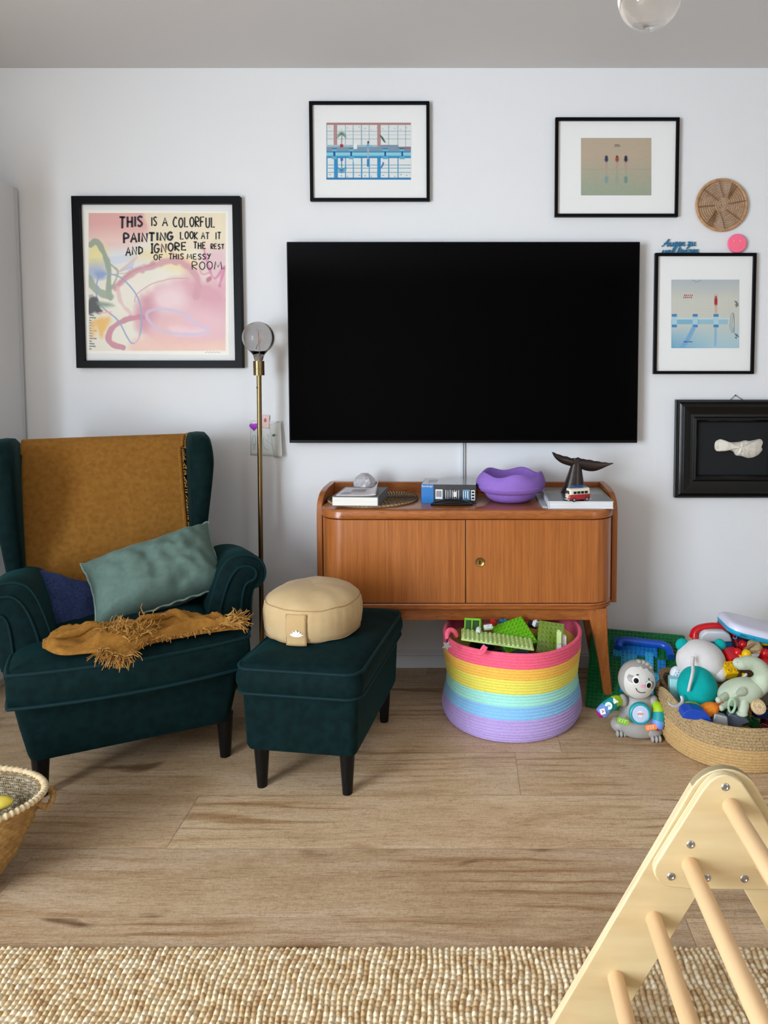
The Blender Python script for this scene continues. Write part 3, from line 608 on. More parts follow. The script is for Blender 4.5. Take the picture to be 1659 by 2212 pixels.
tag(b.build('heart_sticker', M('foil_magenta', '#8c128f', .25, .5, col2='#5b0f8a', ns=90), bevel=.0008), 'shiny magenta heart sticker on the drawing left of lamp pole', 'sticker')
t = thing('sticker_note', 'small pale pink note with red blot above the drawing sheet', 'note', at(575, 925, -.006))
b = sheet('', '', '', ((566, 924), (581, 926), (582, 897), (567, 896)), None, None, -.006); b.build('paper', M('paper_pink', '#e6c6c0', .7), t, solid=.0004)
b = MB(); p = at(573, 908, -.0066); b.ell(p, (.006, .0004, .009), 12, 6); b.build('blot', M('ink_red', '#b4606a', .6), t)
t = thing('curled_drawing', 'curled grey-white paper strip with green speck beside the television', 'drawing', at(600, 985, -.01))
b = sheet('', '', '', ((592, 988), (613, 985), (608, 909), (582, 917)), None, lambda u, v: .004 + .03 * u * (.4 + .6 * (1 - v)) * (1 - .3 * u), -.004); b.build('paper', M('paper_grey', '#c9c9c3', .7), t, solid=.0004)
b = MB(); p = at(591, 940, -.024); b.ell(p, (.007, .0008, .0045), 12, 6, Rm=Matrix.Rotation(R(-35), 3, 'Y')); b.build('speck', M('ink_green', '#1d6b3c', .6), t)

# ---- television
a = at(618.5, 522, -.06); c_ = at(1376, 957, -.06); X0, X1, Z0, Z1 = a.x, c_.x + .002, c_.z, a.z
t = thing('television', 'large flat black wall-mounted television above the sideboard', 'television', ((X0 + X1) / 2, -.06, Z0))
b = MB(); b.box(X0, X1, -.058, -.03, Z0, Z1); b.box(X0 + .15, X1 - .15, -.03, -.012, Z0 + .1, Z1 - .2); b.build('housing', M('tv_plastic', '#060608', .35, spec=.2), t, bevel=.003)
b = MB(); b.box(X0 + .005, X1 - .005, -.0605, -.0575, Z0 + .012, Z1 - .005); b.build('screen', M('tv_screen', '#010102', .12, spec=.06), t)
b = MB(); b.box(X0 + .28, X1 - .28, -.04, -.002, Z0 + .25, Z1 - .3); b.build('wall_bracket', M('bracket_black', '#111112', .5), t)
a = at(994, 957, -.012); c_ = at(994, 1034, -.012); x_ = a.x
t = thing('cable_duct', 'thin white cable channel with black cable running down below television', 'cable duct', (x_ + .01, -.006, c_.z - .02))
b = MB(); b.box(x_, x_ + .013, -.012, 0, c_.z - .3, a.z + .03); b.box(x_ + .016, x_ + .020, -.012, 0, c_.z - .3, a.z + .03); b.build('channel', M('duct_white', '#dfe3e8', .5), t, bevel=.001)
b = MB(); b.tube([(x_ + .0148, -.007, c_.z - .3), (x_ + .0148, -.007, a.z + .03)], .0026, 8); b.build('cable', M('cable_black', '#0b0b0b', .5), t)

# ---- pendant lamp globe below the ceiling
YP = -1.3; cc = at(1403, -8, YP); rg = 66.5 / 1530 * (YP + DIST)
t = thing('pendant_lamp', 'clear glass globe pendant hanging from ceiling, cut by top edge', 'lamp', (cc.x, cc.y, cc.z - rg))
gl = M('clear_glass', '#ffffff', .02, trans=1., ior=1.3)
b = MB(); b.ell(cc, (rg, rg, rg), 48, 32); b.ell(cc, (rg - .0022,) * 3, 48, 32); b.build('globe', M('globe_glass', '#ffffff', .0, trans=1., ior=1.45), t, recalc=False)
b = MB(); b.T = Matrix.Translation(cc); b.lathe([(.0001, rg * .35), (.018, rg * .38), (.022, rg * .6), (.022, rg * 1.12), (.012, rg * 1.3), (.0001, rg * 1.32)], 24); b.build('socket', M('brass', '#a8863f', .3, 1.), t)
b = MB(); b.tube([cc + V((0, 0, rg * 1.3)), V((cc.x, cc.y, z1 - .02))], .003, 8); b.T = Matrix.Translation((cc.x, cc.y, z1)); b.lathe([(.0001, -.03), (.04, -.028), (.05, -.008), (.05, -.001), (.0001, -.001)], 24); b.build('cord_and_rose', M('white_plastic', '#e8e8e6', .5), t)
# ================================================================== SIDEBOARD
def wood(name, c1, c2, st, rough=.3, coat=.25, ns=9, dist=.8, dark='#6b3512'):
    m = M(name, c1, rough, col2=c2, ns=ns, st=st, det=8, dist=dist, lo=.32, hi=.68, coat=coat)
    nt = m.node_tree; N = nt.nodes; L = nt.links; b = N['Principled BSDF']
    src = b.inputs['Base Color'].links[0].from_socket
    tc = N.new('ShaderNodeTexCoord'); mp = N.new('ShaderNodeMapping'); mp.inputs['Scale'].default_value = tuple(s * 6 for s in st); L.new(tc.outputs['Object'], mp.inputs['Vector'])
    nz = N.new('ShaderNodeTexNoise'); nz.inputs['Scale'].default_value = ns * 1.2; nz.inputs['Detail'].default_value = 4; L.new(mp.outputs[0], nz.inputs['Vector'])
    rp = N.new('ShaderNodeValToRGB'); rp.color_ramp.elements[0].position = .3; rp.color_ramp.elements[0].color = C(dark); rp.color_ramp.elements[1].position = .52; rp.color_ramp.elements[1].color = (1, 1, 1, 1)
    L.new(nz.outputs['Fac'], rp.inputs['Fac'])
    mx = N.new('ShaderNodeMix'); mx.data_type = 'RGBA'; mx.blend_type = 'MULTIPLY'; mx.inputs[0].default_value = .45
    L.new(src, mx.inputs[6]); L.new(rp.outputs[0], mx.inputs[7]); L.new(mx.outputs[2], b.inputs['Base Color'])
    return m
wv = wood('cherry_vertical', '#a05c2a', '#b56e36', (11, 11, .12), dist=.3)
wh_ = wood('cherry_horizontal', '#9c592a', '#b06832', (.5, 5, 6))
SX = .011; ZT = .774
t = thing('sideboard', 'mid-century cherry-wood sideboard with rounded front corners and two doors, under the television', 'sideboard', (SX, -.2, 0))
def plan(hx, yf, r, yb=-.03, n=10):
    o = [(SX + hx, yb)]
    for i in range(n + 1):
        a = R(0 - 90 * i / n); o.append((SX + hx - r + r * math.cos(a), yf + r + r * math.sin(a)))
    for i in range(n + 1):
        a = R(-90 - 90 * i / n); o.append((SX - hx + r + r * math.cos(a), yf + r + r * math.sin(a)))
    o.append((SX - hx, yb)); return o
b = MB(); b.prism(plan(.555, -.385, .085), .413, .738, 'z'); b.build('carcass', wood('cherry_dark', '#5a2e12', '#6b3818', (5, 5, .4)), t)
b = MB(); pl = plan(.566, -.412, .10)
ins = lambda k: [(SX + (x - SX) * (1 - k / .56), y + (k if y < -.04 else 0)) for x, y in pl]
b.loft([[(x, y, z) for x, y in ins(k)] for k, z in ((.004, .7395), (0, .743), (0, .767), (.003, .772), (.008, ZT))]); b.build('top', wh_, t, ang=50)
b = MB(); pl = plan(.564, -.408, .10)
b.loft([[(x, y, z) for x, y in ins(k)] for k, z in ((.012, .389), (.004, .391), (0, .396), (0, .402), (.006, .405), (.003, .408), (.006, .4135), (.012, .4135))]); b.build('bottom_rim', wh_, t, ang=50)
def door(sgn):
    hx, yf, r = .562, -.402, .095; th = .018; xs = SX - .006
    path = lambda k: [(xs + sgn * .0016, yf + k)] + [(SX + sgn * (hx - r + (r - k) * math.cos(R(-90 + 90 * i / 14))), yf + r + (r - k) * math.sin(R(-90 + 90 * i / 14))) for i in range(15)] + [(SX + sgn * (hx - k), -.285)]
    b = MB(); b.prism(path(0) + path(th)[::-1], .4165, .7355, 'z'); return b.build('door', wv, t, bevel=.0012, ang=30)
dl = door(-1); drr = door(1)
kh = at(1036.5, 1214, -.402); brass_o = M('old_brass', '#9c7a45', .35, .9)
b = MB(); b.T = Matrix.Translation(kh) @ Matrix.Rotation(R(90), 4, 'X'); b.lathe([(.0105, 0), (.018, 0), (.018, .003), (.0165, .0045), (.014, .0035), (.0105, .0015)], 36); b.lathe([(.0001, .0006), (.0105, .0006), (.0105, .0014), (.0001, .0014)], 30)
b.build('escutcheon', brass_o, drr, label='round brass escutcheon')
b = MB(); b.T = Matrix.Translation(kh); b.prism([(.0035 * math.cos(a), .0035 + .0035 * math.sin(a)) for a in [2 * math.pi * i / 14 for i in range(14)]], -.0022, -.0004, 'y'); b.prism([(-.0014, .002), (.0014, .002), (.0028, -.008), (-.0028, -.008)], -.0022, -.0004, 'y'); b.build('keyhole', M('keyhole_black', '#050403', .8), drr)
for sg in (-1, 1):
    xo = SX + sg * .5905; xi = SX + sg * .5685
    pf = [(-.012, .385), (-.012, .822), (-.16, .822)] + [(p.x, p.y) for p in cr([(-.16, .822, 0), (-.235, .812, 0), (-.283, .785, 0), (-.298, .745, 0), (-.30, .70, 0)], 5)][1:] + [(-.30, .385)]
    b = MB(); b.prism(pf, min(xo, xi), max(xo, xi), 'x'); sp = b.build('side_panel', wv, t, bevel=.003, seg=3)
b = MB(); b.box(SX - .569, SX + .569, -.034, -.012, .40, .821); b.build('back_rail', wh_, t, bevel=.002)
b = MB(); b.box(SX - .50, SX + .50, -.375, -.352, .340, .390); b.box(SX - .50, SX + .50, -.075, -.055, .345, .390)
for sg in (-1, 1): b.box(SX + sg * .49 - .01, SX + sg * .49 + .01, -.36, -.07, .345, .39)
b.build('apron', wh_, t, bevel=.002)
for sg in (-1, 1):
    for yt, yb_ in ((-.362, -.335), (-.072, -.06)):
        tx, bx = SX + sg * .498, SX + sg * .556; rings = []
        for k in range(9):
            u = k / 8; z = .389 * (1 - u); cx_ = tx + (bx - tx) * u; cy_ = yt + (yb_ - yt) * u; hw = .038 * (1 - u) + .0175 * u; hw -= .006 * math.sin(u * math.pi); hd = .022 - .006 * u
            rings.append([(cx_ - hw * (1 if sg > 0 else 1), cy_ - hd, z), (cx_ + hw, cy_ - hd, z), (cx_ + hw, cy_ + hd, z), (cx_ - hw, cy_ + hd, z)])
        b = MB(); b.loft(rings); b.build('leg', wv, t, bevel=.004)

# ---- things on the sideboard
cen = V((-.372, -.19, ZT)); t = thing('woven_placemat', 'round brown coiled straw placemat lying at left end of the sideboard', 'placemat', cen)
straw = M('straw_coil', '#c4a680', .7, col2='#a98964', ns=70, lo=.4, hi=.65); b = MB(); d = MB()
for i in range(15):
    r_ = .007 + i * .0122
    b.tube([cen + V((r_ * math.cos(a), r_ * math.sin(a), .0052)) for a in [2 * math.pi * j / 72 for j in range(72)]], .0062, 6, True, flat=.75)
    nst = max(6, int(2 * math.pi * r_ / .016))
    for j in range(nst):
        a = 2 * math.pi * (j + .4 * (i % 2)) / nst; ca, sa = math.cos(a), math.sin(a)
        d.tube([cen + V(((r_ + o_) * ca - o_ * .5 * sa, (r_ + o_) * sa + o_ * .5 * ca, z_)) for o_, z_ in ((-.006, .005), (-.003, .0102), (.003, .0104), (.0062, .005))], .0014, 4)
b.build('coils', straw, t); d.build('stitching', M('stitch_dark', '#3a2c20', .7), t, smooth=False)
pz = ZT + .0108
def obox(b, T, x, y, z0, z1, mi=0): b.T = T; b.box(-x / 2, x / 2, -y / 2, y / 2, z0, z1, mi); b.T = Matrix()
f = on(767, 1094, pz); ta = R(-3); Tb = TR(f.x + .005, f.y + .115, pz, ta)
t = thing('book', 'thick grey-covered book with white page edges, on the straw placemat', 'book', Tb.translation, ta)
b = MB(); obox(b, Tb, .172, .225, .003, .034); b.build('pages', M('book_pages', '#eceae4', .75, col2='#dcd9d0', ns=30, st=(.3, .3, 60), lo=.45, hi=.6), t)
b = MB(); b.T = Tb; b.box(-.087, .089, -.114, .114, 0, .003); b.box(-.087, .089, -.114, .114, .034, .037); b.box(.0865, .089, -.114, .114, 0, .037); b.build('cover', M('book_grey', '#77777a', .5), t, bevel=.0008)
t = thing('magazine', 'pale magazine with curled right corner, lying on the thick book', 'magazine', Tb @ V((-.01, 0, .037)), ta)
b = MB()
def mg(u, v):
    x = -.075 + .155 * u; y = -.10 + .18 * v; cu = max(0, (u - .62) / .38) ** 2 * max(0, min(1, 1.1 * v + .1)); return Tb @ V((x - .02 * cu, y, .0385 + .032 * cu))
b.grid(mg, 16, 12); b.build('cover', M('magazine_cover', '#e2dada', .35, col2='#cfc8cc', ns=12, lo=.45, hi=.6), t, solid=.0025)
b = MB()
for k in range(5): b.poly([Tb @ V((x, y, .0402)) for x, y in ((-.062, -.085 + k * .012), (-.062 + .02 + .05 * random.random(), -.085 + k * .012), (-.02, -.08 + k * .012), (-.062, -.08 + k * .012))])
b.poly([Tb @ V((x, y, .0402)) for x, y in ((-.035, -.02), (.02, -.02), (.02, .035), (-.035, .035))], 1)
b.build('cover_print', [M('mag_ink', '#a39fae', .4), M('mag_photo', '#b39a86', .4, col2='#8a8496', ns=90)], t, smooth=False, recalc=False)
cc = on(777, 1064, pz); cc = V((-.415, -.125, pz)); t = thing('crystal_ball', 'cut-glass crystal ball standing behind the thick book', 'crystal ball', cc)
b = MB(); rr_ = .046
def fac(p):
    return p * (1 + .11 * noise.noise(p * 5.7))
b.ell(cc + V((0, 0, .044)), (rr_, rr_, rr_), 14, 9, fn=fac); b.build('ball', M('crystal', '#e4e4e8', .05, trans=.45, ior=1.4, spec=.9), t, smooth=False)
b = MB(); b.T = Matrix.Translation(cc); b.lathe([(.0001, 0), (.022, 0), (.02, .006), (.0001, .006)], 18); b.build('foot', M('crystal_foot', '#d8dadd', .2, trans=.6), t)
# puzzle box
A_ = on(910, 1087, ZT); B_ = on(1028, 1088.5, ZT); wb = (B_ - A_).length; ab = math.atan2(B_.y - A_.y, B_.x - A_.x); Hb = at(910, 1046, A_.y).z - ZT
Tp = TR(A_.x, A_.y, ZT, ab); db = .165
t = thing('puzzle_box', 'shrink-wrapped dark grey and blue puzzle box lying on the sideboard', 'box', Tp @ V((wb / 2, db / 2, 0)), ab)
b = MB(); b.T = Tp; b.box(0, wb, 0, db, 0, Hb, [0, 1, 2, 2, 2, 2]); b.build('carton', [M('box_under', '#30343a', .4), M('box_top', '#8e9398', .22, col2='#777d84', ns=14, coat=.6), M('box_dark', '#343b45', .25, col2='#2a3039', ns=12, coat=.6)], t, recalc=False, bevel=.001)
b = MB(); b.T = Tp; w_ = wb * .225; b.poly([(0.0004, -.0006, .0004), (w_, -.0006, .0004), (w_, -.0006, Hb - .0006), (.0004, -.0006, Hb - .0006)]); b.poly([(-.0006, 0, 0), (-.0006, 0, Hb), (-.0006, db, Hb), (-.0006, db, 0)]); b.build('blue_panel', M('box_blue', '#1777c4', .25, coat=.6), t, smooth=False, recalc=False)
b = MB(); up = Matrix.Rotation(R(90), 4, 'X')
TX = lambda x, z, r=0: Tp @ Matrix.Translation((x, -.0011, z)) @ up @ Matrix.Rotation(R(r), 4, 'Z')
INK = [M('ink_white', '#e9ecef', .4), M('ink_black', '#1b1e22', .4), M('ink_blue', '#5f8fb0', .4), M('ink_teal', '#2f5f80', .4), M('ink_pale', '#b9bdc1', .4)]
def put(nm):
    global b
    b.build(nm, INK, t, smooth=False, recalc=False); b = MB()
b.text('Ravensburger', .012, TX(w_ / 2, Hb - .0075), 0, fit=w_ * .9); put('brand_lettering')
def P4(x0_, x1_, z0_, z1_, mi, o_=-.0008): b.T = Tp; b.poly([(x0_, o_, z0_), (x1_, o_, z0_), (x1_, o_, z1_), (x0_, o_, z1_)], mi); b.T = Matrix()
P4(w_ + .008, w_ + .036, .018, .056, 0)
for i in range(11): P4(w_ + .011 + i * .002, w_ + .0118 + i * .002 + (.0005 if i % 3 else 0), .026, .051, 1, -.001)
put('barcode')
for i in range(7):
    P4(w_ + .048 + i * .0085, w_ + .050 + i * .0085, .016 + .003 * (i % 3), .054 - .002 * (i % 2), 0)
put('small_print')
P4(w_ + .079, w_ + .091, .027, .047, 0); put('white_sticker')
P4(wb - .052, wb - .024, .014, .056, 2)
for i in range(6): P4(wb - .050 + i * .004, wb - .048 + i * .0045, .018 + 3e-3 * (i % 3), .05, 3 if i % 2 else 0, -.001)
put('side_picture')
P4(wb - .019, wb - .004, .014, .054, 0)
for k in range(3): P4(wb - .017, wb - .006, .018 + k * .012, .026 + k * .012, 1, -.001)
put('white_label')
b.T = Tp; b.poly([(.02, .05, Hb + .0004), (.055, .05, Hb + .0004), (.055, .12, Hb + .0004), (.02, .12, Hb + .0004)], 4); put('top_print')
# black arched case
f = on(976, 1090.5, ZT); t = thing('spectacle_case', 'slim black arched case in front of the puzzle box', 'case', (f.x, f.y, ZT))
b = MB(); n = 14; rings = []
for i in range(n + 1):
    u = i / n; x = f.x - .082 + .164 * u; h = .006 + .020 * math.sin(math.pi * u) ** .7
    rings.append([(x, f.y - .004 + .026 * math.cos(a) * (.55 + .45 * math.sin(math.pi * u)), ZT + max(.0005, h / 2 + (h / 2) * math.sin(a))) for a in [2 * math.pi * j / 14 for j in range(14)]])
b.loft(rings); b.build('body', M('case_black', '#0b0b0d', .35), t)
b = MB(); b.tube([(f.x - .075 + .15 * u, f.y - .03 + .006 * math.sin(math.pi * u) * -1 + .0, ZT + .009) for u in [i / 12 for i in range(13)]], .0018, 6); b.build('seam', M('case_seam', '#2a2a2d', .3), t)
# purple bowl
cc = V((at(1103, 1060, -.215).x, -.215, ZT)); t = thing('foam_bowl', 'purple speckled foam bowl with wavy rim on the sideboard', 'bowl', cc)
pur = M('purple_foam', '#9670c8', .75, col2='#8863bb', ns=420, det=2, lo=.35, hi=.65, bump=.5, bs=240, bd=.003)
prof = [(.0001, 0), (.055, 0), (.075, .004), (.095, .017), (.106, .034), (.108, .039), (.112, .041), (.128, .047), (.138, .062), (.1395, .080), (.134, .098), (.127, .110), (.121, .116), (.114, .113), (.112, .100), (.113, .075), (.102, .052), (.08, .036), (.04, .030), (.0001, .029)]
def wav(p, i, j):
    k = max(0, (p.z - .07) / .046) if i < 17 and p.z > .07 else 0
    a = math.atan2(p.y, p.x); return p + V((0, 0, k * .0075 * math.sin(a * 5 + 2.4)))
b = MB(); b.T = Matrix.Translation(cc); b.lathe(prof, 70, fn=wav); b.build('bowl', pur, t)
b = MB(); b.T = Matrix.Translation(cc); b.tube([(.1392 * math.cos(a), .1392 * math.sin(a), .066 + .001 * math.sin(5 * a)) for a in [R(200 + 120 * i / 20) for i in range(21)]], .0009, 5); b.build('mould_line', M('purple_pale', '#a684d6', .6), t)
# art book and flat book under it
FL = on(1186, 1099, ZT); ta = R(-1); Ta = TR(FL.x, FL.y, ZT, ta); Wd = on(1325, 1099, ZT).x - FL.x
t = thing('art_book', 'large flat photo book with grey landscape cover at right end of sideboard', 'book', Ta @ V((Wd / 2, .16, 0)), ta)
b = MB(); b.T = Ta; b.box(.001, Wd - .002, .002, .315, .003, .026); b.build('pages', M('art_pages', '#e4e6e8', .7, col2='#c6c9cc', ns=20, st=(.2, .2, 90), lo=.42, hi=.6), t)
b = MB(); b.T = Ta; b.box(-.002, Wd, 0, .318, 0, .003); b.box(-.002, Wd, 0, .318, .026, .029); b.box(-.004, 0, 0, .318, 0, .029); b.build('cover', M('art_cover_edge', '#d6d9db', .35), t, bevel=.0006)
b = MB()
def ctop(u, v): return Ta @ V((.002 + (Wd - .004) * u, .002 + .314 * v, .0294 + .0))
b.T = Matrix(); gr = 8
for j in range(gr):
    b.poly([ctop(0, j / gr), ctop(1, j / gr), ctop(1, (j + 1) / gr), ctop(0, (j + 1) / gr)], min(j, 4))
b.build('cover_photo', [M('cov_%d' % i, h, .25, col2=h2, ns=9, st=(1, 3, 1), coat=.3) for i, (h, h2) in enumerate((('#3f4445', '#2f3435'), ('#4a5051', '#2f3536'), ('#5d6463', '#454c4c'), ('#6c7473', '#565d5e'), ('#8f9695', '#7c8484')))], t, smooth=False, recalc=False)
t = thing('booklet', 'thin pale booklet sticking out at left under the large photo book', 'booklet', Ta @ V((-.03, .15, 0)), ta)
# the booklet leans in the gap left of the photo book, flat on the sideboard
b = MB(); b.T = Ta; b.prism([(-.024, .02), (-.0055, .004), (-.0055, .31), (-.03, .31)], .0003, .006, 'z'); b.build('pages', M('booklet_pale', '#b9bcbc', .5), t, bevel=.0006)
f = on(1160, 1064, ZT); t = thing('pen', 'short black pen lying behind the purple bowl', 'pen', (f.x + .02, f.y, ZT))
b = MB(); b.tube([(f.x - .005, f.y - .01, ZT + .036), (f.x + .025, f.y - .004, ZT + .0345), (f.x + .062, f.y + .004, ZT + .0338)], .0038, 8); b.build('barrel', M('pen_black', '#141414', .35), t)
b = MB(); b.tube([(f.x - .005, f.y - .012, ZT + .041), (f.x + .02, f.y - .006, ZT + .040)], .0014, 6); b.build('clip', M('pen_clip', '#3a3a3a', .25, .9), t)
# whale tail
dw = M('dark_carved_wood', '#1b1210', .32, col2='#2d1d17', ns=12, st=(1, 1, 4), coat=.15)
base = Ta @ V((0, .16, .0296)); Yw = base.y + .02
bx = at(1238, 1070, Yw).x; t = thing('whale_tail', 'dark carved wooden whale-tail sculpture standing on the photo book', 'sculpture', (bx, Yw, base.z))
b = MB(); rings = []; top = at(1246, 990, Yw)
for i in range(12):
    u = i / 11; z = base.z + (top.z - base.z) * u; hw = .034 * (1 - u) ** 1.2 + .017; hd = .026 * (1 - u) + .011; cx_ = bx + (top.x - bx) * u
    rings.append([(cx_ + hw * math.copysign(abs(math.cos(a)) ** .8, math.cos(a)), Yw + hd * math.sin(a), z) for a in [2 * math.pi * j / 20 for j in range(20)]])
b.loft(rings); b.build('stem', dw, t)
b = MB(); up_ = [(1190, 974), (1200, 977), (1215, 982), (1230, 986), (1243, 990), (1249, 988), (1256, 991), (1270, 992.5), (1284, 995), (1297, 997), (1310, 998), (1322, 998.5)]
lo_ = [(1190, 975), (1194, 987), (1204, 998), (1218, 1004), (1234, 1007.5), (1246, 1008), (1256, 1013), (1268, 1017), (1283, 1017), (1298, 1012), (1311, 1005), (1322, 999)]
rings = []
U_ = cr([(x, y, 0) for x, y in up_], 3); L_ = cr([(x, y, 0) for x, y in lo_], 3)
for i, (p, q_) in enumerate(zip(U_, L_)):
    u = i / (len(U_) - 1); th = .003 + .012 * (1 - abs(2 * u - 1)) ** .8; bend = .03 * (2 * u - 1) ** 2
    a1 = at(p.x, p.y + .6 * math.sin(i * 1.9), Yw); a2 = at(q_.x, q_.y + .3, Yw); m_ = (a1 + a2) / 2; hh = (a1.z - a2.z) / 2
    rings.append([(m_.x, Yw - bend + th * math.cos(w__), m_.z + hh * math.sin(w__)) for w__ in [2 * math.pi * j / 12 for j in range(12)]])
b.loft(rings); b.build('flukes', dw, t, ang=60)
# toy van
f = on(1252, 1083, base.z); Tv = TR(f.x - .004, f.y + .012, base.z, R(20), s=.88)   # local: x = length (front = -x), y = width
t = thing('toy_van', 'small red and cream toy camper van with surfboards on the photo book', 'toy van', Tv.translation, R(20))
red = M('van_red', '#a5121f', .25, coat=.5); cre = M('van_cream', '#e9e2cd', .3, coat=.5); blkw = M('van_glass', '#1a1d20', .1); chrome = M('chrome', '#c9ccd0', .18, 1.)
def vsec(x, zl, zh, hw): return [(x, y * hw, z) for y, z in ((-.98, zl), (-1, zl + (zh - zl) * .5), (-.96, zh), (.96, zh), (1, zl + (zh - zl) * .5), (.98, zl))]
b = MB(); b.T = Tv; b.loft([vsec(x, .009, .031 - .0, h) for x, h in ((-.052, .014), (-.0505, .019), (-.046, .0215), (.044, .0215), (.0485, .019), (.050, .014))]); b.build('lower_body', red, t, bevel=.002, seg=3)
b = MB(); b.T = Tv; b.loft([[(x, y * h, z) for y, z in ((-1, .031), (-.92, .046), (-.72, .0555), (-.3, .058), (.3, .058), (.72, .0555), (.92, .046), (1, .031))] for x, h in ((-.050, .017), (-.046, .0205), (-.036, .0207), (.040, .0207), (.047, .019), (.049, .015))]); b.build('upper_body', cre, t, bevel=.002, seg=3)
b = MB(); b.T = Tv
for x in (-.033, -.015, .003, .021): b.prism([(x, .034), (x + .014, .034), (x + .014, .045), (x, .045)], -.0213, -.0185, 'y')
for s_ in (-1, 1): b.prism([(s_ * .001, .034), (s_ * .0145, .034), (s_ * .013, .047), (s_ * .001, .047)], -.0503, -.047, 'x')
b.build('windows', blkw, t)
b = MB(); b.T = Tv; b.prism([(-.0165, .0312), (.0165, .0312), (.012, .022), (0, .010), (-.012, .022)], -.0536, -.0495, 'x'); b.build('nose_panel', cre, t)
b = MB(); b.T = Tv
for s_ in (-1, 1): b.ell((-.0525, s_ * .0145, .019), (.003, .0045, .0045), 14, 8)
b.build('headlights', chrome, t)
for xa in (-.0565, .048):
    b = MB(); b.T = Tv; b.box(xa, xa + .0055, -.021, .021, .007, .0115); b.build('bumper', M('bumper', '#dcd9d2', .25, .3), t, bevel=.0015)
for x in (-.031, .031):
    for s_ in (-1, 1):
        b = MB(); b.T = Tv @ Matrix.Translation((x, s_ * .018, .0095)) @ Matrix.Rotation(R(90), 4, 'X'); b.lathe([(.0001, -.004), (.0095, -.004), (.0095, .004), (.0001, .004)], 20); wl = b.build('wheel', M('tyre', '#18181a', .7), t)
        b = MB(); b.T = Tv @ Matrix.Translation((x, s_ * .0222, .0095)) @ Matrix.Rotation(R(90), 4, 'X'); b.lathe([(.0001, -.0012), (.0055, -.0008), (.0055, .0008), (.0001, .0012)], 16); b.build('hub_cap', chrome, wl)
b = MB(); b.T = Tv
for x in (-.012, .018): b.tube([(x, -.018, .056), (x, -.018, .062), (x, .018, .062), (x, .018, .056)], .0008, 5)
b.build('roof_rack', chrome, t)
for k, (yy, h) in enumerate(((-.008, '#2a4fb0'), (.008, '#2f6fb5'))):
    b = MB(); b.T = Tv; b.prism([(.004 + .036 * math.cos(a), yy + .0068 * math.sin(a) * (1 - .2 * math.cos(a))) for a in [2 * math.pi * i / 24 for i in range(24)]], .0628, .0655, 'z'); b.build('surfboard', M('surf_%d' % k, h, .3), t, bevel=.0008)
# ================================================================== ARMCHAIR (local frame: x right, y to the back, z up; origin between front feet)
CO, CTH = V((-1.046, -.862, 0)), R(25.9)
CM = Matrix.Translation(CO) @ Matrix.Rotation(CTH, 4, 'Z'); CI = CM.inverted()
def cl(px, py, v):
    """photo pixel -> chair-local point on plane y=v"""
    n = (CM.to_3x3() @ V((0, 1, 0))); return CI @ onplane(px, py, CM @ V((0, v, 0)), n)
def clz(px, py, z): return CI @ on(px, py, z)
vel = M('teal_velvet', '#041718', .78, col2='#072123', ns=38, det=8, lo=.36, hi=.68, sheen=.22, tint='#3f8c8c', spec=.12, bump=.12, bs=500, bd=.001)
pipm = M('teal_piping', '#062427', .7, sheen=.3, tint='#4f9aa8', spec=.2)
legm = M('black_stained_wood', '#08080a', .35, spec=.3)
t = CH = thing('wing_armchair', 'dark teal velvet wing armchair at the left, mustard throw over its back', 'armchair', CO, CTH)
def cbuild(b, name, mat, **k):
    b.v = [CM @ V(p) for p in b.v]; return b.build(name, mat, t, **k)
b = MB(); rings = []
for z, hw, yf in ((.142, .285, -.035), (.16, .29, -.042), (.25, .308, -.052), (.35, .325, -.06)):
    rings.append([(x, y, z) for x, y in rrect(-hw, hw, yf, .70, .03, 5)])
b.loft(rings); cbuild(b, 'seat_base', vel, ang=50)
tp = cr([(-.325, -.085, 0), (-.30, -.112, 0), (-.15, -.135, 0), (.0, -.142, 0), (.16, -.132, 0), (.315, -.105, 0), (.342, -.08, 0), (.342, .04, 0), (.315, .062, 0), (.255, .075, 0), (.25, .3, 0), (.25, .56, 0), (0, .60, 0), (-.25, .56, 0), (-.25, .3, 0), (-.255, .075, 0), (-.315, .062, 0), (-.33, .04, 0)], 6, True)
def sc_(k, z, bul=0): return [(p.x * (1 - k) , .2 + (p.y - .2) * (1 - k), z + bul * (1 - (p.x / .35) ** 2)) for p in tp]
b = MB(); b.loft([sc_(.06, .335), sc_(.012, .337), sc_(0, .345), sc_(-.012, .37), sc_(-.014, .395), sc_(-.008, .425), sc_(.0, .438), sc_(.03, .449, .004), sc_(.12, .458, .012), sc_(.3, .463, .020), sc_(.6, .465, .026), sc_(.9, .466, .028)])
cbuild(b, 'seat_cushion', vel, ang=60); sc0 = b
cu = [o for o in t.children if o.name.startswith('seat_cushion')][0]
b = MB(); b.tube(sc_(-.004, .440), .0055, 8, True); b.tube(sc_(-.006, .343), .0055, 8, True); b.v = [CM @ V(p) for p in b.v]; b.build('piping', pipm, cu)
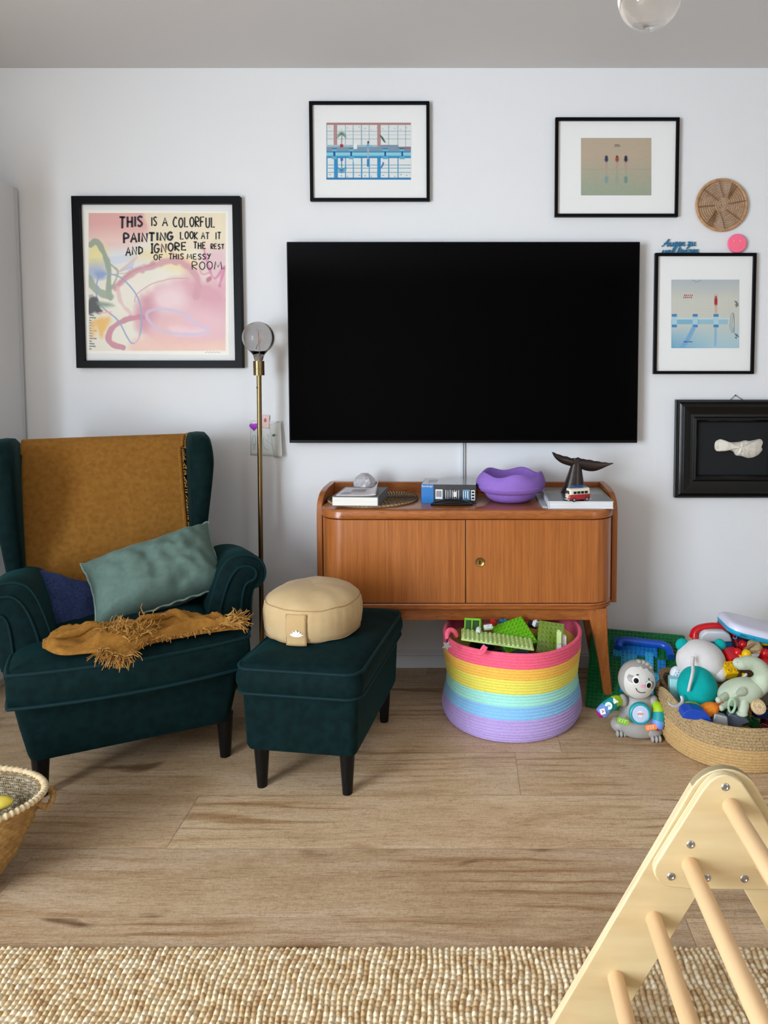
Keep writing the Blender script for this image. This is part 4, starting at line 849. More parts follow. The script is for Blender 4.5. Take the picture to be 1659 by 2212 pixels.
def arm(sg, dx=0, dz=0, ds=1):
    pr_ = [(.235, .33), (.232, .40), (.238, .48), (.262, .57), (.283, .625), (.308, .655), (.345, .667), (.385, .660), (.415, .636), (.428, .60), (.422, .567), (.402, .548), (.386, .54), (.378, .50), (.374, .42), (.362, .33)]
    P = cr([(sg * (x + dx), z + dz, 0) for x, z in pr_], 3)
    b = MB(); rings = []
    cx_, cz_ = sg * (.31 + dx), .5
    for y, k in ((.082, .90), (.076, .80)): pass
    ys = [(.078, .93), (.082, .98), (.095, 1.0), (.25, 1.), (.45, 1.), (.58, .96)]
    for y, k in ys: rings.append([(cx_ + (p.x - cx_) * k, y, cz_ + (p.y - cz_) * k * (1 if p.y < cz_ else 1 - .95 * max(0, y - .12))) for p in P])
    b.loft(rings); a_ = cbuild(b, 'arm', vel, ang=55)
    b = MB(); b.tube([(cx_ + (p.x - cx_) * .985, .084, cz_ + (p.y - cz_) * .985) for p in P[2:-2]], .0048, 6)
    inner = cr([(sg * (x + dx), .076, z + dz) for x, z in ((.268, .34), (.27, .46), (.30, .57), (.335, .62), (.375, .622), (.395, .60), (.388, .575), (.36, .56), (.345, .50), (.335, .34))], 4)
    b.tube(inner, .004, 6)
    b.v = [CM @ V(p) for p in b.v]; b.build('piping', pipm, a_); return a_
arm(1); arm(-1, -.012, -.008)
# back
b = MB(); rings = []
BX = -.062
for z, yf, th, hw in ((.36, .50, .16, .27), (.45, .505, .16, .275), (.60, .535, .15, .285), (.75, .57, .14, .292), (.90, .605, .13, .296), (.975, .625, .12, .296), (1.0, .635, .10, .292), (1.012, .655, .06, .285)):
    rings.append([(BX + x, y, z - .015 * (x / .3) ** 2 * 0) for x, y in rrect(-hw, hw, yf, yf + th, .03, 4)])
b.loft(rings); cbuild(b, 'backrest', vel, ang=55)
def wing(sg):
    if sg > 0: xi = lambda z: .215 + .0 * (z - .7); xo = lambda z: .262 + (.303 - .262) * min(1, max(0, (z - .6) / .35))
    else: xi = lambda z: -.332 - .018 * (z - .55) / .5; xo = lambda z: -.385 - .045 * min(1, max(0, (z - .6) / .35))
    pf = cr([(.46, .50, 0), (.43, .62, 0), (.40, .76, 0), (.39, .90, 0), (.415, .99, 0), (.47, 1.04, 0), (.56, 1.055, 0), (.67, 1.045, 0), (.74, 1.0, 0), (.755, .85, 0), (.72, .65, 0), (.69, .48, 0)], 4)
    b = MB(); rings = []; cy, cz = .58, .76
    for k, f_ in ((.0, .86), (.06, .94), (.2, .99), (.5, 1.), (.8, .99), (.94, .94), (1., .86)):
        rg = []
        for p in pf:
            y, z = cy + (p.x - cy) * f_, cz + (p.y - cz) * f_; z = max(z, .48)
            x = xi(z) + (xo(z) - xi(z)) * k; rg.append((x, y, z))
        rings.append(rg)
    b.loft(rings); w_ = cbuild(b, 'wing', vel, ang=70)
wing(1); wing(-1)
for x, y in ((-.262, .03), (.275, .02), (-.24, .62), (.24, .62)):
    b = MB(); b.T = CM @ Matrix.Translation((x, y, 0)); b.lathe([(.0001, 0), (.0165, 0), (.0285, .15), (.0001, .15)], 24) if False else b.lathe([(.0001, 0), (.0175, 0), (.0275, .148), (.0001, .148)], 24); b.build('leg', legm, t)
# ---- mustard throw
mus = weave(M('mustard_weave', '#a87534', .85, col2='#96652a', ns=60, lo=.35, hi=.7, sheen=.2, tint='#d8a860', spec=.1), 150, 150, .8, .002)
frg = M('mustard_fringe', '#b98a44', .85, col2='#9a6c2e', ns=50, sheen=.3, tint='#d8a860')
TW = t = thing('throw_blanket', 'mustard yellow woven throw draped over the armchair back and crumpled on its seat', 'blanket', CM @ V((BX, .6, 1.0)), CTH)
xl, xr = -.338, .212
path = cr([(0, .79, .82), (0, .785, .95), (0, .765, 1.008), (0, .70, 1.026), (0, .64, 1.022), (0, .612, .985), (0, .59, .90), (0, .557, .75), (0, .527, .62), (0, .497, .50), (0, .44, .474), (0, .34, .478)], 5)
def cloth(u, v):
    f_ = v * (len(path) - 1); i = min(int(f_), len(path) - 2); p = path[i].lerp(path[i + 1], f_ - i)
    x = xl + (xr - xl) * u; x += (.012 * math.sin(v * 9) + .01 * noise.noise(V((v * 4, u * 2, 3)))) * (1 if u > .5 else .6)
    if v < .45: x += (u - .5) * .02
    w_ = .007 * noise.noise(V((u * 5 + .3, v * 3, 1.7))) + .004 * noise.noise(V((u * 14, v * 2.5, 5))) + .012 * max(0, v - .6) * math.sin(u * 17 + v * 4)
    k = 1 if v > .35 else .4
    e = .006 * (abs(2 * u - 1) ** 6)
    return V((x, p.y - .008 - max(-.003, w_ * k) - e, p.z + .006 + (.006 if v < .35 else 0)))
b = MB(); b.grid(cloth, 60, 70); b.v = [CM @ V(p) for p in b.v]; b.build('cloth', mus, t, solid=.005, ang=80)
# the rolled hem on the right edge and its short fringe
b = MB(); b.tube([CM @ (cloth(.985, v) + V((0, -.006, 0))) for v in [.34 + .5 * i / 40 for i in range(41)]], .007, 8); b.build('hem', mus, t)
b = MB(); rnd = random.Random(11)
for i in range(130):
    v = .30 + .56 * i / 130; p = cloth(1., v) + V((0, -.004, 0)); q1 = p + V((rnd.uniform(.002, .012), -.006 + rnd.uniform(-.004, .004), rnd.uniform(-.008, .008))); q2 = q1 + V((rnd.uniform(-.004, .006), rnd.uniform(-.004, .002), rnd.uniform(-.014, .004)))
    b.tube([CM @ p, CM @ q1, CM @ q2], .0016, 4)
b.build('edge_fringe', frg, t)
# crumpled part on the seat: two boundary lines read off the photo, on the cushion
zs = .474
bk = cr([clz(x, y, zs + .02) for x, y in ((92, 1372), (140, 1352), (200, 1344), (270, 1340), (330, 1338), (400, 1324), (440, 1328), (480, 1332), (530, 1348))], 8)
ft = cr([clz(x, y, zs) for x, y in ((92, 1402), (130, 1418), (185, 1414), (228, 1413), (262, 1428), (320, 1396), (380, 1382), (440, 1372), (510, 1362))], 8)
def crum(u, v):
    f_ = u * (len(bk) - 1); i = min(int(f_), len(bk) - 2); a_ = bk[i].lerp(bk[i + 1], f_ - i); c_ = ft[i].lerp(ft[i + 1], f_ - i)
    p = a_.lerp(c_, v); e = math.sin(math.pi * min(1, max(0, v))) ** .6
    h = .026 * (1 - abs(math.sin(v * 6.0 + u * 7 + 2.2 * noise.noise(V((u * 5, v * 2, 0)))))) ** 1.5 + .016 * noise.noise(V((u * 11, v * 6, 7))) + .012
    return V((p.x, p.y, zs + .003 + max(0.001, h * e * min(1, u * 12, (1 - u) * 12)) + .014 * (1 - v) * math.sin(math.pi * u)))
b = MB(); b.grid(crum, 90, 26); b.v = [CM @ V(p) for p in b.v]; b.build('seat_fold', mus, t, solid=.005, ang=80)
b = MB(); b.tube([CM @ (crum(u, .62 - .25 * math.sin(u * 3)) + V((0, 0, .006))) for u in [.02 + .3 * i / 20 for i in range(21)]], lambda q: .012 * math.sin(math.pi * min(1, max(.05, q))) + .004, 10)
b.tube([CM @ (crum(u, .35 + .3 * (u - .5)) + V((0, 0, .008))) for u in [.42 + .5 * i / 20 for i in range(21)]], lambda q: .011 * math.sin(math.pi * min(1, max(.05, q))) + .003, 10); b.build('fold_roll', mus, t)
b = MB(); rnd = random.Random(5)
def strand(p, d, ln, wob=.3, r_=.0019):
    pts = [V(p)]
    for k in range(4):
        d = (V(d) + V((rnd.uniform(-wob, wob), rnd.uniform(-wob, wob), rnd.uniform(-wob, wob) - .10))).normalized(); q_ = pts[-1] + d * ln / 4; fl_ = zs + .002 if q_.y > -.125 else .43 - (-.125 - q_.y) * 2; q_.z = max(q_.z, fl_); pts.append(q_)
    b.tube([CM @ p for p in pts], lambda t_: r_ * (1 - .5 * t_), 5)
for i in range(150):   # front tassels spilling over the cushion edge
    u = .33 + .22 * rnd.random(); p = crum(u, .97); strand(p + V((0, 0, .006)), (rnd.uniform(-.3, .3), -1, .1), rnd.uniform(.04, .075))
for i in range(110):   # right-hand end
    v = rnd.random(); p = crum(.93 + .05 * rnd.random(), .1 + .85 * v); strand(p + V((0, 0, .012)), (1, rnd.uniform(-.9, .1), .5), rnd.uniform(.03, .06), .5)
for i in range(140):   # knotted bunch in the middle
    u = .30 + .28 * rnd.random(); p = crum(u, .35 + .3 * rnd.random()); strand(p + V((0, 0, .008)), (rnd.uniform(-1, 1), rnd.uniform(-1, .4), .6), rnd.uniform(.025, .05), .7)
for i in range(80):   # along the front edge to the right
    u = .58 + .36 * rnd.random(); p = crum(u, .96); strand(p + V((0, 0, .005)), (rnd.uniform(-.6, .6), -1, .2), rnd.uniform(.012, .03), .5)
b.build('fringe', frg, t)
# ---- cushions on the armchair
den = M('navy_denim', '#283356', .9, col2='#36446c', ns=120, lo=.35, hi=.7, sheen=.25, tint='#6d86c8', spec=.15, bump=.3, bs=500)
t = thing('throw_cushion', 'small navy blue cushion wedged at the left armrest', 'cushion', CM @ V((-.16, .33, .47)), CTH)
c4 = [CM @ cl(x, y, v) for x, y, v in ((76, 1382, .26), (245, 1388, .22), (232, 1268, .36), (84, 1228, .42))]
b = MB(); pillow(b, c4, .13, 24, 20, .05, .018, 3.3, lambda a, b_, s: .008 * math.sin(7 * a + 5 * b_) * max(0, b_)); b.build('cover', den, t, ang=80)
sg_ = M('sage_cotton', '#60766d', .88, col2='#586d65', ns=60, lo=.35, hi=.7, sheen=.25, tint='#b8ccc4', spec=.15, bump=.25, bs=420)
t = thing('throw_cushion', 'sage green rectangular cushion leaning tilted in the armchair', 'cushion', CM @ V((.1, .25, .47)), CTH)
c4 = [CM @ cl(x, y, v) for x, y, v in ((205, 1368, .12), (502, 1264, .19), (450, 1128, .36), (174, 1220, .31))]
def crz(a, b_, s):
    k = max(0, a - .1); return .010 * math.sin(24 * (a + .35 * b_) + 2 * noise.noise(V((a * 3, b_ * 3, 9)))) * k * (.7 - .3 * b_) + .013 * noise.noise(V((a * 5, b_ * 3, 2 + s))) + .005 * math.sin(9 * a + 7 * b_) * max(0, -b_)
b = MB(); ed = pillow(b, c4, .19, 52, 34, .085, .016, 1.1, crz); b.build('cover', sg_, t, ang=80)
b = MB(); b.tube([p + V((0, 0, .003 * math.sin(i * 1.1))) for i, p in enumerate(ed)], .0042, 6, True); b.build('piping', M('sage_piping', '#74897f', .85, sheen=.2), t)

# ================================================================== FOOTSTOOL
SO, STH = V((-.465, -.694, 0)), R(-8); SM = Matrix.Translation(SO) @ Matrix.Rotation(STH, 4, 'Z')
t = thing('footstool', 'dark teal velvet footstool with black tapered legs, beside the armchair', 'footstool', SO, STH)
b = MB(); b.T = SM; b.loft([[(x, y, z) for x, y in rrect(-hw, hw, -hy, hy, .025, 5)] for z, hw, hy in ((.136, .172, .262), (.15, .177, .267), (.33, .184, .272))]); b.build('base', vel, t, ang=55)
def so(k, z, bul=0): return [(x, y, z + bul) for x, y in rrect(-.196 - k, .196 + k, -.287 - k, .287 + k, max(.02, .045 + k * .15), 7)]
b = MB(); b.T = SM; b.loft([so(-.02, .317), so(-.004, .320), so(0, .327), so(.007, .35), so(.007, .37), so(.001, .393), so(-.006, .404), so(-.03, .414), so(-.08, .424), so(-.13, .429), so(-.17, .430)]); c_ = b.build('seat_cushion', vel, t, ang=70)
b = MB(); b.T = SM; b.tube(so(.0, .398), .005, 8, True); b.tube(so(.0, .323), .005, 8, True); b.build('piping', pipm, c_)
for x in (-.138, .138):
    for y in (-.226, .226):
        b = MB(); b.T = SM @ Matrix.Translation((x, y, 0)); b.lathe([(.0001, 0), (.0155, 0), (.0245, .14), (.0001, .14)], 26); b.build('leg', legm, t)
# ---- meditation cushion
cc = SM @ V((-.045, -.008, .421)); t = thing('meditation_cushion', 'round beige cotton meditation cushion with lotus flap on the footstool', 'cushion', cc)
bei = M('beige_cotton', '#c8ad83', .9, col2='#bc9f74', ns=10, lo=.35, hi=.75, sheen=.15, spec=.15, bump=.3, bs=420)
def wr(p, i, j):
    a = math.atan2(p.y, p.x); r_ = math.hypot(p.x, p.y)
    k = 1 + .012 * noise.noise(V((a * 3, p.z * 40, 0))) + (.006 * math.sin(a * 34 + 3 * noise.noise(V((a * 2, 0, 3)))) if 4 < i < 9 else 0)
    return V((p.x * k, p.y * k, p.z * 1.06 + .006 * noise.noise(V((p.x * 18, p.y * 18, p.z * 25)))))
b = MB(); b.T = Matrix.Translation(cc); b.lathe([(.0001, .006), (.10, .005), (.142, .008), (.154, .014), (.160, .03), (.1645, .055), (.1645, .08), (.160, .104), (.155, .113), (.150, .120), (.135, .133), (.105, .146), (.06, .152), (.0001, .151)], 96, fn=wr); b.build('cover', bei, t, ang=70)
b = MB(); b.T = Matrix.Translation(cc)
b.tube([wr(V((.1565 * math.cos(a), .1565 * math.sin(a), .1125)), 0, 0) for a in [2 * math.pi * i / 90 for i in range(90)]], .0014, 5, True); b.tube([wr(V((.1565 * math.cos(a), .1565 * math.sin(a), .0155)), 0, 0) for a in [2 * math.pi * i / 90 for i in range(90)]], .0018, 5, True); b.build('seam', M('beige_seam', '#a98a5e', .9), t)
fa = math.atan2(at(650, 1370, -.85).y - cc.y, at(650, 1370, -.85).x - cc.x); fa = R(-97)
def cyl(s_, z, off=0): 
    rz_ = (.1645 if .05 < z < .085 else .160 + .0045 * (1 - min(1, abs(z - .0675) / .04))) + off; a = fa + s_ / .165; return cc + V((rz_ * math.cos(a), rz_ * math.sin(a), z))
b = MB(); b.grid(lambda u, v: cyl(-.033 + .066 * u, .010 + .100 * v, .0035), 8, 10); fl = b.build('handle_flap', M('beige_flap', '#bd9f70', .9, bump=.3, bs=420), t, solid=.003)
b = MB(); b.tube([cyl(x, z, .0055) for x, z in ((-.033, .109), (.033, .109), (.033, .012), (-.033, .012))], .0012, 5, True); b.build('flap_stitching', M('beige_seam', '#a98a5e', .9), fl)
b = MB()
def petal(ang, ln, wd):
    pts = [(0, 0), (-wd, ln * .45), (-wd * .6, ln * .8), (0, ln), (wd * .6, ln * .8), (wd, ln * .45)]; ca, sa = math.cos(R(ang)), math.sin(R(ang))
    b.poly([cyl(.003 + x * ca - y * sa, .040 + x * sa + y * ca, .0086 - .0005 * abs(ang) / 70) for x, y in pts])
for ang, ln, wd in ((0, .020, .0052), (28, .0195, .004), (-28, .0195, .004), (52, .020, .0035), (-52, .020, .0035), (70, .021, .0022), (-70, .021, .0022)): petal(ang, ln * 1.18, wd * 1.18)
b.poly([cyl(.003 + x, .0635 + y, .0086) for x, y in ((-.0012, 0), (0, .0025), (.0012, 0), (0, -.0025))])
b.build('lotus_emblem', M('white_thread', '#f2f1ee', .7), fl, smooth=False, recalc=False)

# ================================================================== FLOOR LAMP
lx, ly = -.8475, -.12
t = thing('floor_lamp', 'slim brass floor lamp with large smoky globe bulb, behind the armchair', 'floor lamp', (lx, ly, 0))
brs = M('brushed_brass', '#8a7650', .3, 1.)
b = MB(); b.T = Matrix.Translation((lx - .008, ly, 0)); b.lathe([(.0001, 0), (.13, 0), (.13, .012), (.125, .016), (.0001, .018)], 48); b.build('base', brs, t)
b = MB(); b.tube([(lx - .008, ly, .015), (lx, ly, 1.285)], .0098, 16); b.build('pole', brs, t)
b = MB(); b.T = Matrix.Translation((lx, ly, 0)); b.lathe([(.0001, 1.279), (.0225, 1.279), (.0225, 1.305), (.0221, 1.3055), (.0225, 1.306), (.0225, 1.338), (.021, 1.3385), (.019, 1.330), (.0001, 1.330)], 32); b.build('socket', brs, t)
b = MB(); b.ell((lx - .006, ly - .0095, 1.228), (.0035, .003, .0035), 12, 8); b.build('switch', M('switch_black', '#0d0d0d', .4), t)
cz = 1.434; rb = .0655
prof = [(.0125, 1.338), (.0175, 1.342), (.0195, 1.352), (.024, 1.365)] + [(rb * math.cos(a), cz + rb * math.sin(a)) for a in [R(-56 + 146 * i / 26) for i in range(26)]] + [(.0001, cz + rb)]
b = MB(); b.T = Matrix.Translation((lx, ly, 0)); b.lathe(prof, 48); b.lathe([(max(.0001, r_ - .001), z) for r_, z in prof[:-1]] + [(.0001, cz + rb - .001)], 48)
bulb = b.build('bulb', M('smoky_glass', '#dedbd9', .0, trans=1., ior=1.2, spec=.9), t, recalc=False, label='smoky glass globe bulb')
b = MB(); b.T = Matrix.Translation((lx, ly, 0)); b.tube([(0, 0, 1.338), (0, 0, 1.372)], .006, 10); b.tube([(.002, 0, 1.37), (.003, 0, 1.40), (-.001, 0, 1.455)], .0009, 6)
b.tube([(-.008, 0, 1.452), (-.004, .004, 1.458), (.006, .003, 1.456), (.010, -.002, 1.450)], .0006, 5)
b.build('stem', M('bulb_metal', '#c9c6c0', .4), bulb)
b = MB(); b.T = Matrix.Translation((lx, ly, 0)); b.tube(cr([(-.008, 0, 1.40), (-.003, 0, 1.412), (.004, 0, 1.42), (.007, 0, 1.43), (.002, 0, 1.441), (-.001, 0, 1.452)], 5), .0009, 6); b.build('filament', M('copper', '#b5673c', .3, .8), bulb)
# ================================================================== TOY BRICK HELPERS
ST = .016
def studs(b, T, nx, ny, z, mi=0, r=.0047, h=.0045, n=9, hollow=False):
    b.T = T; prof = ((r, z), (r, z + h)) 
    for i in range(nx):
        for j in range(ny):
            cx, cy = (i + .5) * ST, (j + .5) * ST; k = 0
            lo_ = [(cx + r * math.cos(2 * math.pi * q / n), cy + r * math.sin(2 * math.pi * q / n), z) for q in range(n)]
            hi_ = [(x, y, z + h) for x, y, _ in lo_]
            vs = lo_ + hi_; fs = [(q, (q + 1) % n, n + (q + 1) % n, n + q) for q in range(n)]
            if hollow:
                inn = [(cx + r * .6 * math.cos(2 * math.pi * q / n), cy + r * .6 * math.sin(2 * math.pi * q / n), z + h) for q in range(n)]; dn = [(x, y, z + .0005) for x, y, _ in inn]
                vs += inn + dn; fs += [(n + q, n + (q + 1) % n, 2 * n + (q + 1) % n, 2 * n + q) for q in range(n)] + [(2 * n + q, 2 * n + (q + 1) % n, 3 * n + (q + 1) % n, 3 * n + q) for q in range(n)] + [tuple(3 * n + q for q in range(n))]
            else: fs.append(tuple(n + q for q in range(n)))
            b.add(vs, fs, mi)
    b.T = Matrix()
def plastic(name, h, **k): return M('plastic_' + name, h, k.pop('rough', .28), **k)
def brick(b, T, nx, ny, h, mi=0, hollow=False, n=10):
    b.T = T; b.box(.0001, nx * ST - .0001, .0001, ny * ST - .0001, 0, h, mi); b.T = Matrix(); studs(b, T, nx, ny, h, mi, n=n, hollow=hollow)
# ================================================================== ROPE BASKETS
def rope_mat(name, h, h2=None, bs=260): return M('rope_' + name, h, .9, col2=h2 or h, ns=180, lo=.4, hi=.7, bump=.45, bs=bs, bst=(1, 1, .5), bd=.004, spec=.15, sheen=.15)
def rope_basket(parent, cx, cy, rx, ry, H, row, rad, matfn, mats, rimz=None, n=150, thick=.009, wob=None, name='body'):
    nr = int(round(H / row)); b = MB(); rings = []; mi = []
    def pt(j, z, off, k):
        a = 2 * math.pi * j / n; zz = z * ((rimz(a) / H) if rimz else 1)
        f = rad(z / H) + (wob(a, z / H) if wob else 0)
        st = .0007 * (1 if (j + k) % 2 else -1) if 0 <= off else 0
        return (cx + (rx * f + off + st) * math.cos(a), cy + (ry * f + off + st) * math.sin(a), zz + .0004)
    rings.append([(cx + .02 * math.cos(2 * math.pi * j / n), cy + .02 * math.sin(2 * math.pi * j / n), .0004) for j in range(n)]); 
    for k in range(nr):
        m_ = matfn((k + .5) / nr)
        for q, off in ((.06, -.0006), (.3, .0028), (.7, .0030), (.94, -.0004)):
            rings.append([pt(j, (k + q) * row, off, k) for j in range(n)]); mi.append(m_)
    for q, off in ((1.25, -.004), (1.0, -.009), (.6, -.011)):
        rings.append([pt(j, (nr - 1 + q) * row, off, 0) for j in range(n)]); mi.append(matfn(.999))
    for k in range(nr - 1, -1, -2):
        for q, off in ((.6, -thick), (0., -thick - .002)):
            rings.append([pt(j, max(.006, (k + q) * row), off, 0) for j in range(n)]); mi.append(matfn((k + .5) / nr))
    rings.append([(cx + .02 * math.cos(2 * math.pi * j / n), cy + .02 * math.sin(2 * math.pi * j / n), .008) for j in range(n)]); mi.append(matfn(.01))
    b.loft(rings, mi, True); return b.build(name, mats, parent, ang=75)
# ---- rainbow basket
RC = (.18, -.40)
t = thing('rope_basket', 'rainbow-striped cotton rope basket full of building plates, under the sideboard', 'basket', (*RC, 0))
rb_m = [rope_mat('lilac', '#bfa8df', '#b39bd6'), rope_mat('blue', '#93caf2', '#88bfe8'), rope_mat('mint', '#aeecdf', '#a2e2d4'), rope_mat('yellow', '#f0e468', '#e6d95c'), rope_mat('orange', '#fac65c', '#f0b950'), rope_mat('pink', '#fa6c8a', '#f05e7e')]
cuts = [.25, .40, .545, .69, .825]
def rad1(z): 
    pts = [(0, .955), (.04, .99), (.12, 1.02), (.22, 1.005), (.36, .965), (.5, .94), (.65, .962), (.8, .985), (1, .985)]
    for (a, p), (b_, q_) in zip(pts, pts[1:]):
        if z <= b_: return p + (q_ - p) * (z - a) / (b_ - a)
    return pts[-1][1]
def wob1(a, z): return .022 * math.sin(a * 2 + 1.0) * z * z + .032 * math.sin(3 * a + 6 * z) * z * (1 - z) + .012 * math.sin(a * 5 + 2) * z
rz1 = lambda a: .318 + .006 * math.sin(a * 2 + .8) + .004 * math.sin(3 * a)
rope_basket(t, *RC, .259, .257, .318, .0106, rad1, lambda z: sum(z > c_ for c_ in cuts), rb_m, rz1, wob=wob1)
b = MB(); hp = [at(968, 1384, -.60), at(966, 1372, -.585), at(970, 1362, -.57), at(980, 1363, -.56), at(986, 1374, -.55)]
b.tube(cr(hp, 5), .009, 10); b.build('handle', rb_m[5], t)
b = MB(); b.tube(cr([at(1051, 1397, -.652), at(1045, 1408, -.656), at(1036, 1413, -.656), at(1040, 1404, -.655), at(1047, 1394, -.65)], 5), .0058, 8); b.build('handle', rb_m[5], t)
b = MB(); b.tube(cr([at(1236, 1352, -.33), at(1238, 1342, -.31), at(1243, 1338, -.30), at(1247, 1346, -.30)], 5), .009, 8); b.build('handle', rb_m[5], t)
t = thing('star_tag', 'small silver star ornament hanging from the rainbow basket handle', 'ornament', at(965, 1392, -.618))
sc0 = at(965, 1395, -.622); b = MB(); pts = []
for i in range(10):
    a = R(60 + 36 * i); r_ = .019 if i % 2 == 0 else .0085; pts.append((sc0.x + r_ * math.cos(a), sc0.z + r_ * math.sin(a)))
b.prism(pts, sc0.y - .002, sc0.y + .001, 'y'); b.build('star', M('silver', '#aeb3ba', .35, .7), t, bevel=.0008)
b = MB(); b.tube([sc0 + V((.001, 0, .015)), at(968, 1381, -.618), at(972, 1371, -.60)], .0016, 6); b.box(sc0.x - .0025, sc0.x + .0045, sc0.y - .003, sc0.y + .001, sc0.z + .014, sc0.z + .024); b.build('cord', M('cord_dark', '#1c1c20', .6), t)
# plates and bricks inside the rainbow basket
def plate(name, label, T, nx, ny, mat, h=.006, thick_r=.0048):
    b = MB(); b.T = T; b.box(0, nx * ST, 0, ny * ST, 0, h); b.T = Matrix(); studs(b, T, nx, ny, h, r=thick_r, h=.005, n=10)
    return tag(b.build(name, mat, None, ang=40), label, 'building plate')
P0 = at(996, 1383, -.585); P1 = at(1153, 1406, -.585); ux = (P1 - P0).normalized(); dp = V((.03, .97, -.01)); uy = (dp - ux * dp.dot(ux)).normalized(); nz_ = ux.cross(uy)
plate('building_plate', 'pale green studded building plate lying across front rim of rainbow basket', frame_m(P0, ux, uy, nz_) @ Matrix.Scale((P1 - P0).length / (16 * ST), 4, (1, 0, 0)), 16, 6, plastic('pale_green', '#c3e092'))
O_ = at(1110, 1372, -.465); n_ = V((.02, -.50, .86)).normalized(); e1 = V((.86, .45, 0)); e1 = (e1 - n_ * e1.dot(n_)).normalized(); e2 = n_.cross(e1)
plate('building_plate', 'bright green studded building plate tilted in middle of rainbow basket', frame_m(O_ - e1 * .064 - e2 * .064, e1, e2, n_), 8, 8, plastic('lime', '#6dbb1e'))
O_ = at(1158, 1408, -.50); TL = at(1164, 1342, -.455); e2 = (TL - O_).normalized(); e1 = V((.96, .14, .0)); e1 = (e1 - e2 * e1.dot(e2)).normalized()
plate('building_plate', 'olive green studded building plate standing upright at right in rainbow basket', frame_m(O_, e1, e2, e1.cross(e2)), 6, 7, plastic('olive', '#6f8a22'))
def abrick(label, T, nx, ny, h, mat, cat='toy brick', hollow=False, name='toy_brick', group=None):
    b = MB(); brick(b, T, nx, ny, h, hollow=hollow); return tag(b.build(name, mat, None, ang=40), label, cat, group)
wht = plastic('white', '#e2e4e2'); pal = plastic('pale_green', '#c3e092')
def facing(px, py, Y, rz=0, rx=0, ry=0): return Matrix.Translation(at(px, py, Y)) @ Matrix.Rotation(rz, 4, 'Z') @ Matrix.Rotation(ry, 4, 'Y') @ Matrix.Rotation(rx, 4, 'X')
abrick('pale green toy brick on top of white brick at right rim of rainbow basket', facing(1203, 1391, -.53, 0), 1, 1, .045, pal)
abrick('white toy brick under the pale green brick in rainbow basket', facing(1203, 1410, -.53, 0), 1, 1, .030, wht)
abrick('white toy brick beside the pale green brick at right rim of rainbow basket', facing(1214, 1404, -.515, R(8)), 1, 1, .05, wht)
# bright green cage
t = thing('toy_cage', 'bright green open plastic frame among bricks at left of rainbow basket', 'toy', at(1022, 1366, -.47)); b = MB(); b.T = facing(1004, 1366, -.47, R(-8), R(-18)); lime = plastic('lime', '#6dbb1e')
for x in (0, .026, .056): b.box(x - .003, x + .003, -.004, .004, 0, .05)
b.box(-.003, .059, -.004, .004, .044, .052); b.box(-.003, .059, -.004, .004, -.004, .004); b.box(-.003, .003, 0, .04, .044, .05); b.box(.053, .059, 0, .04, .044, .05); b.build('frame', lime, t, bevel=.0015)
b = MB(); b.T = facing(1004, 1366, -.47, R(-8), R(-18)); b.box(-.003, .059, .036, .042, .0, .05); b.build('back_panel', plastic('dark_green', '#2f5a1c'), t)
misc = [('white printed tile tilted behind the pale green plate', 1046, 1362, -.50, 2, 1, .012, '#dfe2e4', 20, 40), ('red toy brick beside the white printed tile', 1060, 1352, -.46, 1, 1, .02, '#b8231f', 10, 30), ('brown toy brick near the back of rainbow basket', 1066, 1356, -.44, 1, 2, .02, '#6d5240', 25, 10),
        ('sky blue toy brick behind the bright green plate', 1078, 1353, -.40, 2, 1, .02, '#2f9ed0', 5, 10), ('dark grey toy brick leaning at back right of rainbow basket', 1143, 1356, -.36, 2, 1, .025, '#4a4a50', -30, 40), ('small white toy brick beside the olive plate', 1155, 1355, -.42, 1, 1, .02, '#d8dce0', 40, 20),
        ('white toy brick between green cage and pale plate', 1028, 1366, -.52, 1, 1, .012, '#dadddb', -15, 10), ('light blue toy brick at back of rainbow basket', 1092, 1346, -.37, 1, 2, .02, '#6fb6dc', 60, 15)]
for la, px, py, Y, nx, ny, h, hx, rz, rx in misc: abrick(la, facing(px, py, Y, R(rz), R(rx)), nx, ny, h, plastic('h' + hx[1:], hx))
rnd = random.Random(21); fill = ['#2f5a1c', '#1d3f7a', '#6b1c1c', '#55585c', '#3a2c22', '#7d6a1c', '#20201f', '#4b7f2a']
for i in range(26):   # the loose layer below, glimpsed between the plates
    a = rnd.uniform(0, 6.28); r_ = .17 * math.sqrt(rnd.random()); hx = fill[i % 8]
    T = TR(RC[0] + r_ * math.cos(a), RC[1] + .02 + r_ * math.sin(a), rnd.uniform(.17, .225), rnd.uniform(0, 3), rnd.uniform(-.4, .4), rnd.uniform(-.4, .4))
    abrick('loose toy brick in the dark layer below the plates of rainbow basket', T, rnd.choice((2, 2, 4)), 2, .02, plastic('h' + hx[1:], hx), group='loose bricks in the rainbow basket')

# ================================================================== GREEN BUILDING BASEPLATE LEANING AT THE WALL
ya = R(14); e1 = V((math.cos(ya), -math.sin(ya), 0)); hb = V((math.sin(ya), math.cos(ya), 0)); al = R(30); e2 = hb * math.cos(al) + V((0, 0, math.sin(al))); n_ = e1.cross(e2)
O_ = on(1264, 1527, .003); BT = frame_m(O_, e1, e2, n_); BI = BT.inverted()
def bl_(px, py, h=.0): p = BI @ onplane(px, py, BT @ V((0, 0, h)), n_); return p.x, p.y
grn = plastic('baseplate_green', '#0f6a35', rough=.35)
t = thing('building_baseplate', 'dark green studded baseplate with blue plates leaning on wall behind sideboard leg', 'building plate', O_)
b = MB(); b.T = BT; b.prism(rrect(0, .384, 0, .384, .012), 0, .003, 'z'); b.T = Matrix(); studs(b, BT, 24, 24, .003, n=8, r=.0046, h=.0042); b.build('plate', grn, t, ang=40)
